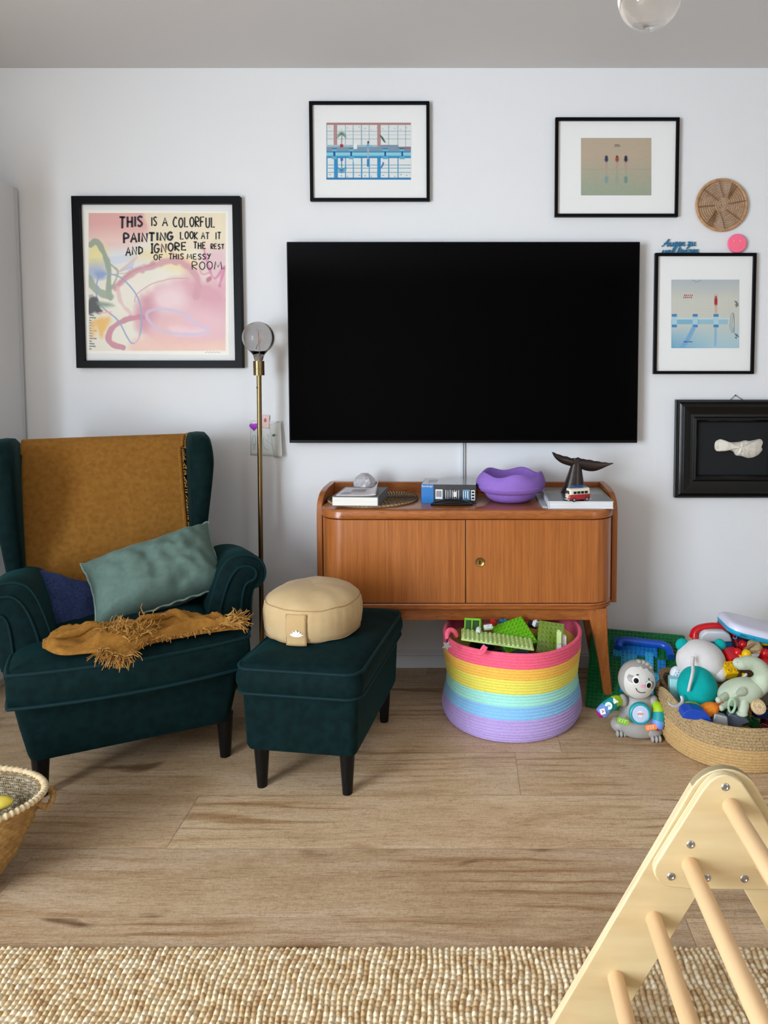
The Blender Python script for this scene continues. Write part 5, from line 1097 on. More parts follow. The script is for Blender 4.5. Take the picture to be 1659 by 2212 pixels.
blues = {'d': plastic('deep_blue', '#1550b8'), 'm': plastic('mid_blue', '#1f7ec6'), 'l': plastic('sky_blue', '#35a9d8'), 't': plastic('teal_blue', '#2f93b8')}
def bp(px0, py0, px1, py1, h, c_, nm='blue_plate'):
    x0_, y1_ = bl_(px0, py0, h); x1_, y0_ = bl_(px1, py1, h)
    i0, j0 = round(x0_ / ST), round(y0_ / ST); nx, ny = max(1, round((x1_ - x0_) / ST)), max(1, round((y1_ - y0_) / ST))
    b = MB(); brick(b, BT @ Matrix.Translation((i0 * ST, j0 * ST, .003)), nx, ny, h, hollow=True, n=10); b.build(nm, blues[c_], t, ang=40)
bp(1343, 1395, 1420, 1420, .010, 'm'); bp(1326, 1404, 1345, 1421, .012, 't'); bp(1343, 1412, 1380, 1450, .010, 't'); bp(1397, 1404, 1416, 1505, .013, 'l'); bp(1416, 1430, 1436, 1458, .012, 'm'); bp(1416, 1456, 1436, 1490, .012, 'l'); bp(1345, 1440, 1400, 1500, .010, 'm')
x0_, y0_ = bl_(1327, 1377, .012); b = MB(); b.T = BT; b.box(x0_, x0_ + .05, y0_ - .06, y0_, .003, .016); b.build('blue_plate', blues['d'], t, bevel=.001)
b = MB(); tp_ = [bl_(x, y, .03) for x, y in ((1336, 1400), (1340, 1388), (1352, 1384), (1380, 1387), (1410, 1391), (1432, 1394), (1445, 1403), (1449, 1420))]
b.tube([BT @ V((p.x, p.y, .032)) for p in cr([(x, y, 0) for x, y in tp_], 6)], .0155, 16); b.build('slide_tube', blues['d'], t, label='deep blue curved tube')
x_, y_ = bl_(1312, 1412, .02); b = MB(); brick(b, BT @ Matrix.Translation((x_ - .012, y_ - .012, .003)), 1, 1, .018); b.build('white_brick', wht, t)

# ================================================================== SLOTH TOY
gy = plastic('sloth_grey', '#a3a09b', rough=.42); lg = plastic('sloth_face', '#d3d1cb', rough=.3); SY = -.575
c0 = at(1380, 1588, SY); sx, sz = c0.x, 0.0
t = thing('sloth_toy', 'grey smiling sloth toy with rainbow arms sitting on the floor by the sideboard leg', 'toy', (sx, SY, 0))
Zp = lambda px, py, Y: at(px, py, Y)
b = MB(); rings = []
for z, rx, ry, dx in ((.001, .058, .045, 0), (.012, .073, .058, 0), (.035, .076, .062, 0), (.07, .072, .060, 0), (.10, .064, .054, 0), (.125, .055, .047, 0), (.143, .046, .040, -.002), (.152, .030, .028, -.002)):
    rings.append([(sx + dx + rx * math.cos(a), SY + ry * math.sin(a), z) for a in [2 * math.pi * j / 36 for j in range(36)]])
b.loft(rings)
feet = ((1343, 1576, 1), (1411, 1588, -1))
for fx, fy, s_ in feet:
    p = on(fx, fy + 9, .0); b.ell((p.x, p.y + .016, .028), (.037, .036, .028), 24, 14)
    for k in (-1, 0, 1): b.ell((p.x + k * .0125 - s_ * .006, p.y - .020 + abs(k) * .003, .011), (.0066, .012, .0125), 14, 10)
for px, py in ((1344, 1520), (1412, 1524)):
    pass
body = b.build('body', gy, t, ang=80)
HT = Matrix.Translation(at(1375.5, 1467, SY - .015)) @ Matrix.Rotation(R(15), 4, 'Y') @ Matrix.Rotation(R(-12), 4, 'X')
hr = (.066, .060, .066)
b = MB(); b.T = HT; b.ell((0, 0, 0), hr, 36, 24)
for x, z, r_ in ((.004, .064, .011), (.018, .061, .013), (.032, .052, .012), (-.010, .063, .010)): b.ell((x, -.014, z), (r_, .016, r_ * .75), 16, 10)
head = b.build('head', gy, t, ang=80)
def hy(x, z, off=0.): return -(hr[1] + off) * math.sqrt(max(.02, 1 - (x / (hr[0] + off)) ** 2 - (z / (hr[2] + off)) ** 2))
def hdecal(b, poly, off, mi=0, rings_=5, c_=None):
    n = len(poly); cx, cz = c_ or (sum(p[0] for p in poly) / n, sum(p[1] for p in poly) / n); rr = []
    for k in range(rings_ + 1):
        q_ = max(.01, k / rings_); rr.append([(cx + (p[0] - cx) * q_, hy(cx + (p[0] - cx) * q_, cz + (p[1] - cz) * q_, off), cz + (p[1] - cz) * q_) for p in poly])
    b.loft(rr, mi, False)
def ellp(cx, cz, rx, rz, rot=0, n=24): 
    c_, s_ = math.cos(rot), math.sin(rot); return [(cx + rx * math.cos(a) * c_ - rz * math.sin(a) * s_, cz + rx * math.cos(a) * s_ + rz * math.sin(a) * c_) for a in [2 * math.pi * i / n for i in range(n)]]
def hbuild(nm, mat, par, *polys, off=.003):
    b = MB(); b.T = HT
    for p in polys: hdecal(b, p, off)
    return b.build(nm, mat, par, recalc=True, ang=80)
fp = [(p.x, p.y) for p in cr([(-.052, .000, 0), (-.050, .022, 0), (-.036, .040, 0), (-.016, .046, 0), (-.008, .050, 0), (0, .045, 0), (.012, .049, 0), (.020, .043, 0), (.038, .034, 0), (.050, .016, 0), (.053, -.006, 0), (.046, -.028, 0), (.030, -.046, 0), (.008, -.053, 0), (-.014, -.052, 0), (-.034, -.042, 0), (-.047, -.022, 0)], 4, True)]
fp = [(x * 1.08 if x < 0 else x * 1.04, z * 1.06 - .002) for x, z in fp]
face = hbuild('face', lg, head, fp, off=.0022)
pt_ = plastic('sloth_patch', '#8d8a85', rough=.35); bk_ = plastic('black', '#0c0c0d', rough=.12); wf = plastic('eye_white', '#f1f1ef', rough=.15)
hbuild('eye_patches', pt_, head, [(-.050, .004), (-.046, .016), (-.030, .016), (-.012, .008), (-.014, -.004), (-.030, -.008), (-.044, -.006)], [(.050, -.002), (.047, .012), (.030, .014), (.014, .010), (.012, -.004), (.026, -.010), (.044, -.012)], off=.0030)
hbuild('eye_whites', wf, head, ellp(-.022, .004, .0125, .0135), ellp(.026, .000, .0125, .0135), off=.0038)
hbuild('pupils', bk_, head, ellp(-.0215, .003, .0085, .009), ellp(.026, -.002, .0085, .009), ellp(-.020, .023, .0048, .0018, .3), ellp(.022, .018, .0018, .005, .6), off=.0046)
hbuild('nose', plastic('nose_pink', '#f0a3c0', rough=.2), head, ellp(.004, -.010, .0085, .0052), off=.0050)
b = MB(); b.T = HT; b.tube([(x, hy(x, z, .0042), z) for x, z in [(p.x, p.y) for p in cr([(-.017, -.022, 0), (-.010, -.029, 0), (.0, -.0325, 0), (.012, -.031, 0), (.020, -.027, 0)], 5)]], .0011, 6); b.build('smile', bk_, head)
# belly drum
bc = V((at(1382, 1541, SY - .058).x, SY - .0595, at(1382, 1541, SY - .058).z)); DT = Matrix.Translation(bc) @ Matrix.Rotation(R(90 - 8), 4, 'X')
b = MB(); b.T = DT; b.lathe([(.029, -.008), (.037, -.010), (.0385, 0), (.036, .006), (.032, .008), (.029, .0055)], 44); ring = b.build('drum_ring', plastic('ring_teal', '#1aa3ad'), t)
b = MB(); b.T = DT; b.lathe([(.0001, .0062), (.015, .006), (.0295, .004), (.0295, -.006), (.0001, -.006)], 40); disc = b.build('drum_disc', plastic('disc_pale', '#c5d2ee', rough=.25), t)
b = MB(); b.T = DT; b.prism(ellp(0, .001, .0105, .0105), .0058, .0070, 'z'); b.build('badge', wf, disc)
b = MB(); b.T = DT; b.prism([(-.0095, .0040), (.0095, .0040), (.0095, -.0015), (.0063, -.0032), (.0032, -.0015), (0, -.0032), (-.0032, -.0015), (-.0063, -.0032), (-.0095, -.0015)], .0068, .0074, 'z', 0); b.box(-.0085, .0085, -.0002, .0020, .0070, .0076, 1); b.build('badge_mark', [plastic('badge_red', '#b3202a'), wf], disc)
# foot buttons
for fx, fy, hx, nm, rot in ((1346, 1558, '#86bf1f', 'lime_button', -14), (1407, 1571, '#f08a4a', 'orange_button', 8)):
    p = at(fx, fy, SY - .080 if fx < 1380 else SY - .086); BTm = Matrix.Translation(p) @ Matrix.Rotation(R(62), 4, 'X') @ Matrix.Rotation(R(rot), 4, 'Z')
    b = MB(); b.T = BTm; b.prism(rrect(-.020, .020, -.0095, .0095, .005), -.012, .003, 'z'); bt = b.build(nm, plastic('button_' + hx[1:], hx), t, bevel=.0015)
    b = MB(); b.T = BTm
    for x in (-.009, 0, .009): b.tube([(x - .003, -.003, .0034), (x - .003, .004, .0034), (x + .0025, .005, .0034)], .0008, 5); b.ell((x - .0038, -.003, .0034), (.0018, .0014, .0006), 8, 5)
    b.build('music_notes', wf, bt)
# arms
bands = [plastic('arm_lime', '#a8cf1e', rough=.5), plastic('arm_teal', '#15959a', rough=.5), plastic('arm_blue', '#6f96e0', rough=.5), plastic('arm_magenta', '#a0126e', rough=.5)]
armsp = (([(1345, 1515, -.595), (1331, 1514, -.612), (1317, 1523, -.628), (1304, 1535, -.640), (1293, 1547, -.648)], 'arm'), ([(1413, 1517, -.60), (1422, 1529, -.622), (1424, 1546, -.634), (1422, 1562, -.642), (1417, 1577, -.648)], 'arm'))
for k, (pts, nm) in enumerate(armsp):
    P = cr([at(*p) for p in pts], 6); b = MB(); n_ = len(P)
    mi = [0 if i < 9 else 1 if i < 16 else 2 if i < 22 else 3 for i in range(n_ - 1)]
    b.tube(P, lambda u: .0135 + .009 * math.sin(math.pi * min(.72, u * .8)) - (.013 * max(0, u - .88) / .12), 16, mi=mi); am = b.build(nm, bands, t, ang=70)
    b = MB(); s_ = at(1346 if k == 0 else 1411, 1513 if k == 0 else 1516, -.60); b.ell(s_, (.0165, .017, .023), 20, 14, Rm=Matrix.Rotation(R(-12 if k == 0 else 14), 3, 'Y')); b.build('shoulder', gy, am)
    if k == 0:
        for ch, i_, hx, shape in (('C', 7, '#a8cf1e', 3), ('B', 13, '#15959a', 20), ('A', 19, '#a0126e', 4)):
            c_ = P[i_]; view = (EYEP - c_).normalized(); tn = (P[i_ + 1] - P[i_ - 1]).normalized(); yv = tn - view * tn.dot(view); yv.normalize(); xv = yv.cross(view); rr_ = .0226 if i_ > 7 else .0262
            F = frame_m(c_ + view * (rr_ + .0012), xv, yv, view); F = F @ Matrix.Rotation(R(150), 4, 'Z')
            b = MB(); b.T = F; n2 = shape; b.prism([(.0125 * math.cos(2 * math.pi * q_ / n2 + (math.pi / 4 if n2 == 4 else math.pi / 2)), .0125 * math.sin(2 * math.pi * q_ / n2 + (math.pi / 4 if n2 == 4 else math.pi / 2))) for q_ in range(n2)], -.008, .0012, 'z'); bd_ = b.build('letter_badge', wf, am)
            b = MB(); b.text(ch, .0155, F @ Matrix.Translation((0, 0, .0018)), 0, .0005); b.build('letter', plastic('let_' + hx[1:], hx), bd_, smooth=False)
# ================================================================== JUTE BASKET WITH TOYS
JC = (.94, -.60)
t = thing('rope_basket', 'two-tone jute rope basket heaped with soft toys and blocks at right', 'basket', (*JC, 0))
jl = M('jute_light', '#cba874', .9, col2='#b8935e', ns=150, lo=.35, hi=.7, bump=.7, bs=260, bd=.004, spec=.15); jd = M('jute_mixed', '#bba076', .9, col2='#8a7253', ns=210, lo=.42, hi=.66, bump=.8, bs=260, bd=.004, spec=.15)
def rz2(a):
    d = abs((a - R(192) + math.pi) % (2 * math.pi) - math.pi); e = abs((a - R(40) + math.pi) % (2 * math.pi) - math.pi)
    return .150 + .045 * math.exp(-(d / .38) ** 2) + .03 * math.exp(-(e / .5) ** 2) - .008 * math.sin(a)  * (1 if math.sin(a) < 0 else .0)
def rad2(z): return .93 + .07 * min(1, z * 3.2) ** .6 + .015 * z
rope_basket(t, *JC, .247, .247, .150, .0098, rad2, lambda z: 0 if z < .56 else 1, [jl, jd], rz2, n=170, name='body')
b = MB(); hp = cr([at(1447, 1496, -.52), at(1434, 1476, -.50), at(1427, 1460, -.48), at(1433, 1450, -.45), at(1450, 1449, -.43), at(1473, 1449, -.42), at(1484, 1456, -.42)], 6)
for k in (-1, 0, 1): b.tube([p + V((0, k * .009, k * .002)) for p in hp], .0062, 8)
b.build('handle', jd, t)
b = MB(); hp = cr([at(1486, 1390, -.37), at(1492, 1380, -.365), at(1500, 1374, -.36), at(1510, 1384, -.36)], 6)
for k in (-1, 0, 1): b.tube([p + V((0, k * .008, 0)) for p in hp], .006, 8)
b.build('handle', jd, t)
def PX(px, Y): return px / FPX * (Y + DIST + .07)     # length in metres of px pixels at depth Y
# --- plush bear seen from behind
whp = M('plush_white', '#dcd9d8', .95, col2='#cfcaca', ns=16, lo=.35, hi=.7, sheen=.3, spec=.1, bump=.35, bs=330); tl = M('plush_teal', '#14a6a4', .95, col2='#0f9492', ns=14, lo=.35, hi=.7, sheen=.3, tint='#8fe0dc', spec=.1, bump=.3, bs=330)
hc = at(1514, 1429, -.58); t = thing('plush_bear', 'white and teal plush bear lying face down on the toy heap', 'plush toy', at(1508, 1480, -.60))
b = MB(); b.ell(hc, (PX(53, -.58), .07, PX(46, -.58)), 36, 24, Rm=Matrix.Rotation(R(14), 3, 'Y')); p = at(1547, 1450, -.60); b.ell(p, (PX(25, -.6), .045, PX(22, -.6)), 24, 16); b.build('head', whp, t, ang=80)
for px, py, rx, rz in ((1473, 1392, 14, 13), (1556, 1392, 13, 11)):
    b = MB(); b.ell(at(px, py, -.565), (PX(rx, -.565), .014, PX(rz, -.565)), 20, 14, Rm=Matrix.Rotation(R(-35 if px < 1500 else 40), 3, 'Y')); b.build('ear', tl, t)
b = MB(); bcn = at(1506, 1486, -.645); b.ell(bcn, (PX(43, -.64), .064, PX(48, -.64)), 36, 24, Rm=Matrix.Rotation(R(-8), 3, 'Y'), fn=lambda p: V((p.x * (1 + .08 * -p.z), p.y, p.z))); b.build('body', tl, t, ang=80)
b = MB(); P = cr([at(1497, 1418, -.652), at(1496, 1432, -.664), at(1497, 1448, -.690), at(1494, 1464, -.708), at(1490, 1480, -.71), at(1487, 1494, -.708)], 5); b.ribbon(P, lambda u: .013 - .004 * u, V((0, -1, .2))); b.build('strap', whp, t, solid=.003)
b = MB(); P = cr([at(1472, 1503, -.70), at(1474, 1514, -.715), at(1468, 1522, -.735), at(1456, 1524, -.75), at(1444, 1519, -.755)], 5); b.ribbon(P, .011, V((.1, -.5, .85))); b.build('care_tag', M('satin_white', '#d9dadb', .4), t, solid=.0012)
# --- mint dinosaur
mint = M('plush_mint', '#c3cdb6', .95, col2='#b3bfa6', ns=18, lo=.35, hi=.7, sheen=.2, spec=.1, bump=.35, bs=360); Yd = -.70
t = thing('plush_dinosaur', 'pale mint long-necked plush dinosaur with teething ring on the toy heap', 'plush toy', at(1598, 1520, Yd))
b = MB(); b.ell(at(1600, 1494, Yd), (PX(50, Yd), .055, PX(27, Yd)), 34, 20, Rm=Matrix.Rotation(R(-14), 3, 'Y'))
P = cr([at(1622, 1492, Yd), at(1643, 1476, Yd), at(1648, 1456, Yd), at(1638, 1440, Yd), at(1622, 1432, Yd), at(1604, 1433, Yd - .005), at(1594, 1434, Yd - .008)], 6)
b.tube(P, lambda u: PX(25 - 13 * u ** .6, Yd), 20); b.ell(at(1600, 1433.5, Yd - .006), (PX(17, Yd), .022, PX(12, Yd)), 24, 16, Rm=Matrix.Rotation(R(10), 3, 'Y')); b.ell(at(1558, 1528, Yd - .03), (PX(7.5, Yd),) * 3, 16, 12); b.ell(at(1552, 1512, Yd - .055), (PX(6.5, Yd),) * 3, 16, 12); b.ell(at(1590, 1502, Yd - .072), (PX(3.5, Yd),) * 3, 12, 10)
b.tube([at(1604, 1500, Yd - .03), at(1606, 1524, Yd - .045), at(1604, 1540, Yd - .05)], lambda u: PX(13 - 3 * u, Yd), 16); b.ell(at(1603, 1541, Yd - .052), (PX(12, Yd), .018, PX(6, Yd)), 16, 10)
b.tube([at(1578, 1506, Yd + .01), at(1566, 1522, Yd - .02), at(1558, 1528, Yd - .03)], lambda u: PX(10 - 3 * u, Yd), 14); b.tube([at(1572, 1502, Yd - .02), at(1560, 1508, Yd - .045), at(1552, 1512, Yd - .055)], lambda u: PX(9 - 3 * u, Yd), 14)
b.build('body', mint, t, ang=80)
b = MB(); b.tube([at(1604, 1494, Yd - .045), at(1596, 1498, Yd - .062), at(1590, 1502, Yd - .072)], lambda u: PX(9.5 - 6.5 * u, Yd), 14); b.build('tail_spike', mint, t)
b = MB(); b.ell(at(1593, 1430.5, Yd - .024), (.0012, .0012, .0012), 8, 6); b.build('eye', bk_, t)
rc = at(1581, 1524, Yd - .065); b = MB(); b.tube([rc + V((PX(7, Yd) * math.cos(a), -.004 * math.sin(a), PX(16, Yd) * math.sin(a))) for a in [2 * math.pi * i / 32 for i in range(32)]], lambda u: .0042 + .0007 * math.sin(u * 120), 8, True); b.build('teether', M('silicone_mint', '#a9c9a6', .5), t)
# --- toy telephone
redp = plastic('toy_red', '#c8141c', rough=.22); bluep = plastic('toy_blue', '#1278b8', rough=.25); whp2 = plastic('toy_white', '#dfe4e8', rough=.2); yel = plastic('toy_yellow', '#e6b80c', rough=.25); Yt = -.44
t = thing('toy_telephone', 'toy telephone with red handset on white and blue base, behind the plush bear', 'toy telephone', at(1540, 1405, Yt))
b = MB(); b.prism([(q_.x, q_.z) for q_ in (at(1505, 1380, Yt), at(1576, 1380, Yt), at(1570, 1363, Yt), at(1560, 1357, Yt), at(1520, 1357, Yt), at(1510, 1364, Yt))], Yt - .035, Yt + .045, 'y'); b.build('upper_body', whp2, t, bevel=.006, seg=3)
b = MB(); b.prism([(q_.x, q_.z) for q_ in (at(1500, 1412, Yt), at(1584, 1412, Yt), at(1576, 1380.5, Yt), at(1505, 1380.5, Yt))], Yt - .038, Yt + .048, 'y'); b.build('lower_body', bluep, t, bevel=.004)
b = MB(); P = cr([at(1499, 1376, Yt), at(1501, 1364, Yt), at(1514, 1355, Yt), at(1540, 1351, Yt), at(1566, 1354, Yt), at(1581, 1363, Yt), at(1584, 1377, Yt)], 6)
b.tube(P, lambda u: .0105 + .007 * abs(2 * u - 1) ** 3, 14, flat=1.5); b.build('handset', redp, t)
for yy in (-.03, .035):
    b = MB(); wc = at(1585, 1392, Yt - .02); b.T = Matrix.Translation((wc.x + .002, Yt + yy, wc.z)) @ Matrix.Rotation(R(90), 4, 'Y'); b.tube([(.024 * math.cos(a), .0 + .024 * math.sin(a), 0) for a in [2 * math.pi * i / 28 for i in range(28)]], .0075, 10, True); b.lathe([(.0001, -.006), (.018, -.006), (.018, .006), (.0001, .006)], 20); b.build('wheel', redp, t)
b = MB(); b.tube(cr([at(1583, 1377, Yt - .03), at(1590, 1380, Yt - .04), at(1592, 1372, Yt - .03), at(1587, 1370, Yt - .02)], 5), .0022, 6); b.build('cord', plastic('cord_blue', '#6aa7d4'), t)
# --- white and teal toy case on top of the heap
Yc = -.47; A0 = at(1560, 1345, Yc); A1 = at(1668, 1372, Yc); e1 = (A1 - A0).normalized(); n_ = V((0, -1, 0)); e2 = V((-e1.z, 0, e1.x)); ln = (A1 - A0).length
t = thing('toy_laptop', 'white and turquoise rounded toy laptop lying on top of the toy heap', 'toy', A0 + e1 * ln / 2); F = frame_m(A0, e1, V((0, 1, 0)), e2)
tq = plastic('turquoise', '#1fa2c8', rough=.2); whl = plastic('lilac_white', '#d9d8ec', rough=.25)
b = MB(); b.T = F; rr0 = lambda z, k: [(x, y, z) for x, y in rrect(k, ln + .06 - k, -.09 + k, .09 - k, .05, 8)]
b.loft([rr0(-.016, .012), rr0(-.012, .004), rr0(-.002, 0), rr0(.004, 0)]); b.build('lower_shell', tq, t, ang=60)
b = MB(); b.T = F; b.loft([rr0(.0042, .0005), rr0(.016, .001), rr0(.024, .007), rr0(.028, .02)]); b.build('upper_shell', whl, t, ang=60)
b = MB(); b.T = F; b.box(.035, .055, -.094, -.085, -.007, -.002); b.ell((.085, -.091, -.005), (.002, .002, .002), 8, 6); b.build('latch', plastic('teal_dark', '#12708c'), t)
b = MB(); b.ell(at(1560, 1350, Yc + .05), (.018, .03, .022), 18, 12); tag(b.build('toy_ball', redp), 'red ball peeking out behind the toy laptop', 'ball')
# --- dark red see-through bag of blocks shadowed below the laptop
b = MB(); b.T = Matrix.Translation(at(1628, 1388, -.47)); b.ell((0, 0, 0), (.085, .05, .035), 24, 14, fn=lambda p: p * (1 + .12 * noise.noise(p * 2.2))); tag(b.build('soft_ball', M('cloth_wine', '#4b1420', .85, col2='#2a2030', ns=14, lo=.4, hi=.6)), 'wine red and dark cloth bundle under the toy laptop', 'bundle')
# --- red peg figures, yellow cube, wooden castanet, wooden sun disc
def peg(px, py, Y, r_, label):
    b = MB(); c_ = at(px, py, Y); b.T = Matrix.Translation(c_) @ Matrix.Rotation(R(20), 4, 'X'); b.lathe([(.0001, -.05), (r_ * 1.25, -.05), (r_ * 1.3, -.02), (r_ * .95, -.004), (r_ * .98, .004), (r_, .012), (r_ * .8, .012 + r_ * .6), (r_ * .45, .012 + r_ * .88), (.0001, .012 + r_)], 24); tag(b.build('toy_peg', redp), label, 'toy block')
peg(1592, 1415, -.57, PX(10, -.57), 'shiny red domed peg block beside the plush bear head'); peg(1652, 1417, -.55, PX(11, -.55), 'shiny red domed peg block at the right edge, upper one'); peg(1654, 1440, -.60, PX(12, -.60), 'shiny red domed peg block at the right edge, just above dinosaur neck'); peg(1604, 1398, -.51, PX(10, -.51), 'red domed peg block in shade under the toy laptop')
b = MB(); b.box(0, .05, 0, .05, 0, .03); b.v = [facing(1574, 1436, -.60, R(20), R(25)) @ p for p in b.v]; tag(b.build('toy_block', redp, bevel=.003), 'plain red block touching right side of plush bear head', 'toy block')
t = thing('peg_block', 'yellow toy block with ball-shaped knob, among red pegs', 'toy block', at(1615, 1440, -.60))
b = MB(); F = facing(1602, 1437, -.61, R(14), R(22)); b.T = F; b.box(0, .05, 0, .045, -.012, .020); b.build('cube', yel, t, bevel=.003)
b = MB(); b.T = F; b.ell((.024, .02, .030), (.0165, .0165, .0165), 22, 14); b.lathe([(.0001, 0)] * 2, 4) if False else None; b.build('knob', yel, t)
b = MB(); b.T = F; b.prism([(.014, -.008), (.034, -.008), (.030, .010), (.018, .010)], -.001, .0003, 'y'); b.build('printed_shape', M('print_maroon', '#5a1216', .5), t)
wd = M('beech_wood', '#d8bd92', .55, col2='#c7a878', ns=18, st=(1, 6, 1), lo=.4, hi=.65)
t = thing('castanet', 'pale wooden toy castanet with dark handle, above the yellow knob block', 'toy instrument', at(1630, 1400, -.53))
for k, (px, py) in enumerate(((1628, 1394), (1632, 1400))):
    b = MB(); b.T = facing(px, py, -.53, 0, R(24), R(-12)); b.lathe([(.0001, -.004), (.022, -.005), (.026, 0), (.022, .005), (.0001, .007)], 26); b.build('shell', wd, t)
b = MB(); b.tube([at(1606, 1404, -.555), at(1626, 1392, -.545)], .0055, 10); b.build('handle', M('wood_tan', '#9a7145', .5), t)
b = MB(); b.ell(at(1650, 1388, -.50), (.03, .02, .010), 18, 10); tag(b.build('toy_egg', yel), 'yellow rounded toy at the right edge below the toy laptop', 'toy')
t = thing('wooden_disc', 'pale wooden disc with carved sun rays at the right of toy basket', 'toy', at(1638, 1530, -.76)); F = Matrix.Translation(at(1638, 1527, -.755)) @ Matrix.Rotation(R(52), 4, 'X') @ Matrix.Rotation(R(12), 4, 'Y')
b = MB(); b.T = F; b.lathe([(.0001, -.008), (.023, -.008), (.025, -.005), (.025, .005), (.023, .008), (.0001, .008)], 36); b.build('disc', wd, t)
b = MB(); b.T = F
for k in range(10): b.T = F @ Matrix.Rotation(2 * math.pi * k / 10, 4, 'Z'); b.prism([(.008, -.0022), (.019, 0), (.008, .0022)], .0078, .0088, 'z')
b.build('sun_rays', M('wood_pale', '#efe0c2', .6), t)
b = MB(); b.T = Matrix.Translation(at(1646, 1506, -.72)) @ Matrix.Rotation(R(60), 4, 'X'); b.lathe([(.0001, -.01), (.034, -.01), (.034, .01), (.030, .012), (.028, .006), (.0001, .006)], 30); tag(b.build('tin_lid', M('dark_metal', '#3c342c', .3, .6)), 'dark metal lid behind the wooden sun disc', 'lid')
# --- yellow building bricks near the neck of the dinosaur
abrick('yellow studded toy brick beside the dinosaur neck', facing(1562, 1468, -.63, R(12), R(38), 0) @ Matrix.Scale(1.45, 4), 2, 2, .025, yel, hollow=True)
b = MB(); F = facing(1556, 1480, -.60, R(20), R(20)); b.T = F; b.prism([(p.x, p.y) for p in cr([(0, 0, 0), (.07, 0, 0), (.075, .03, 0), (.04, .05, 0), (0, .04, 0)], 4, True)], 0, .045, 'z'); tag(b.build('toy_block', plastic('mustard', '#c99a10'), bevel=.004), 'large mustard yellow toy block behind dinosaur body', 'toy block')
abrick('small yellow toy brick right of the yellow studded brick', facing(1603, 1470, -.64, R(-10), R(30)), 1, 1, .02, yel)
b = MB(); b.tube([at(1598, 1468, -.665), at(1606, 1462, -.665), at(1613, 1456, -.66)], .004, 8); tag(b.build('toy_bone', whp2), 'small pale grey toy bar between yellow brick and dinosaur neck', 'toy')
# --- patterned fabric ball, pale blue box, discs, car, tractor
t = thing('fabric_ball', 'white fabric ball printed with small coloured triangles, left of plush bear', 'ball', at(1461, 1470, -.56)); c_ = at(1462, 1456, -.56); r3 = (PX(15, -.56), .022, PX(17, -.56))
b = MB(); b.ell(c_, r3, 26, 18); b.build('ball', M('cotton_white', '#d9dde2', .85), t)
tri = [M('tri_%d' % i, h, .8) for i, h in enumerate(('#7fb0cc', '#3f7f9a', '#c2458a', '#9bb2d8', '#e0a24a'))]; b = MB(); rnd = random.Random(4)
for i in range(5):
    for j in range(6):
        x, z = (i - 2) * .0095 + (.0045 if j % 2 else 0), (j - 2.5) * .0088
        if (x / r3[0]) ** 2 + (z / r3[2]) ** 2 < .72:
            fl_ = 1 if (i + j) % 2 else -1; q_ = []
            for dx, dz in ((-.0036, -.0028 * fl_), (.0036, -.0028 * fl_), (0, .0034 * fl_)):
                xx, zz = x + dx, z + dz; q_.append((c_.x + xx, c_.y - (r3[1] + .0006) * math.sqrt(max(.05, 1 - (xx / r3[0]) ** 2 - (zz / r3[2]) ** 2)) - .0004, c_.z + zz))
            b.poly(q_, rnd.randrange(5))
b.build('triangles', tri, t, smooth=False, recalc=False)
b = MB(); b.T = facing(1447, 1520, -.62, R(-8), R(-6)); b.box(0, .05, 0, .05, 0, .085); tag(b.build('toy_box', plastic('pale_aqua', '#9fd6da', rough=.4), bevel=.003), 'pale aqua box between basket rim and plush bear', 'box')
b = MB(); b.T = Matrix.Translation(at(1490, 1529, -.715)); b.ell((0, 0, 0), (.042, .03, .018), 24, 14); tag(b.build('felt_ball', M('felt_lime', '#b9bf2a', .95, col2='#a9ae22', ns=60)), 'lime green felt shape under the plush bear', 'toy')
b = MB(); b.T = Matrix.Translation(at(1528, 1534, -.725)); b.ell((0, 0, 0), (.042, .03, .022), 24, 14, Rm=Matrix.Rotation(R(-22), 3, 'Y')); tag(b.build('felt_ball', M('felt_orange', '#f08a24', .9, col2='#d9761a', ns=90, lo=.45, hi=.6)), 'orange speckled felt shape under the plush bear', 'toy')
t = thing('toy_car', 'blue wooden-wheeled toy car with rounded arch at front of toy basket', 'toy car', at(1505, 1556, -.77)); Yk = -.765
b = MB(); up_ = cr([at(1474, 1533, Yk), at(1488, 1527, Yk), at(1508, 1529, Yk), at(1524, 1537, Yk), at(1533, 1551, Yk), at(1532, 1561, Yk)], 5); lw = cr([at(1470, 1545, Yk), at(1482, 1547, Yk), at(1498, 1549, Yk), at(1511, 1549, Yk), at(1519, 1555, Yk), at(1520, 1563, Yk)], 5)
b.prism([(p.x, p.z) for p in up_] + [(p.x, p.z) for p in lw[::-1]], Yk - .02, Yk + .03, 'y'); b.build('body', plastic('car_blue', '#1746b0', rough=.35), t, bevel=.004, seg=3)
b = MB(); wc = at(1511, 1559, Yk); b.T = Matrix.Translation((wc.x, Yk - .012, wc.z)) @ Matrix.Rotation(R(90), 4, 'X'); b.lathe([(.0001, -.008), (.010, -.008), (.012, 0), (.010, .009), (.0001, .011)], 22); b.build('wheel', wd, t)
sil = M('silver_plastic', '#b9bcc0', .3, .5); b = MB(); b.T = facing(1541, 1562, -.765, R(-8), R(-12)); b.prism([(-.006, -.012), (.048, -.016), (.046, .022), (.004, .030)], 0, .045, 'y'); tag(b.build('toy_vehicle', sil, bevel=.004), 'silver toy vehicle part at front rim of toy basket', 'toy')
b = MB(); b.T = facing(1568, 1562, -.745, R(-6), R(0)); b.prism([(0, .004), (.01, .034), (.03, .026), (.045, .034), (.062, .022), (.078, .006), (.058, -.002), (.044, -.014), (.02, -.012)], 0, .025, 'y'); tag(b.build('toy_plane', plastic('slate', '#5b6270', rough=.4), bevel=.003), 'slate grey toy plane at front of toy basket under dinosaur', 'toy')
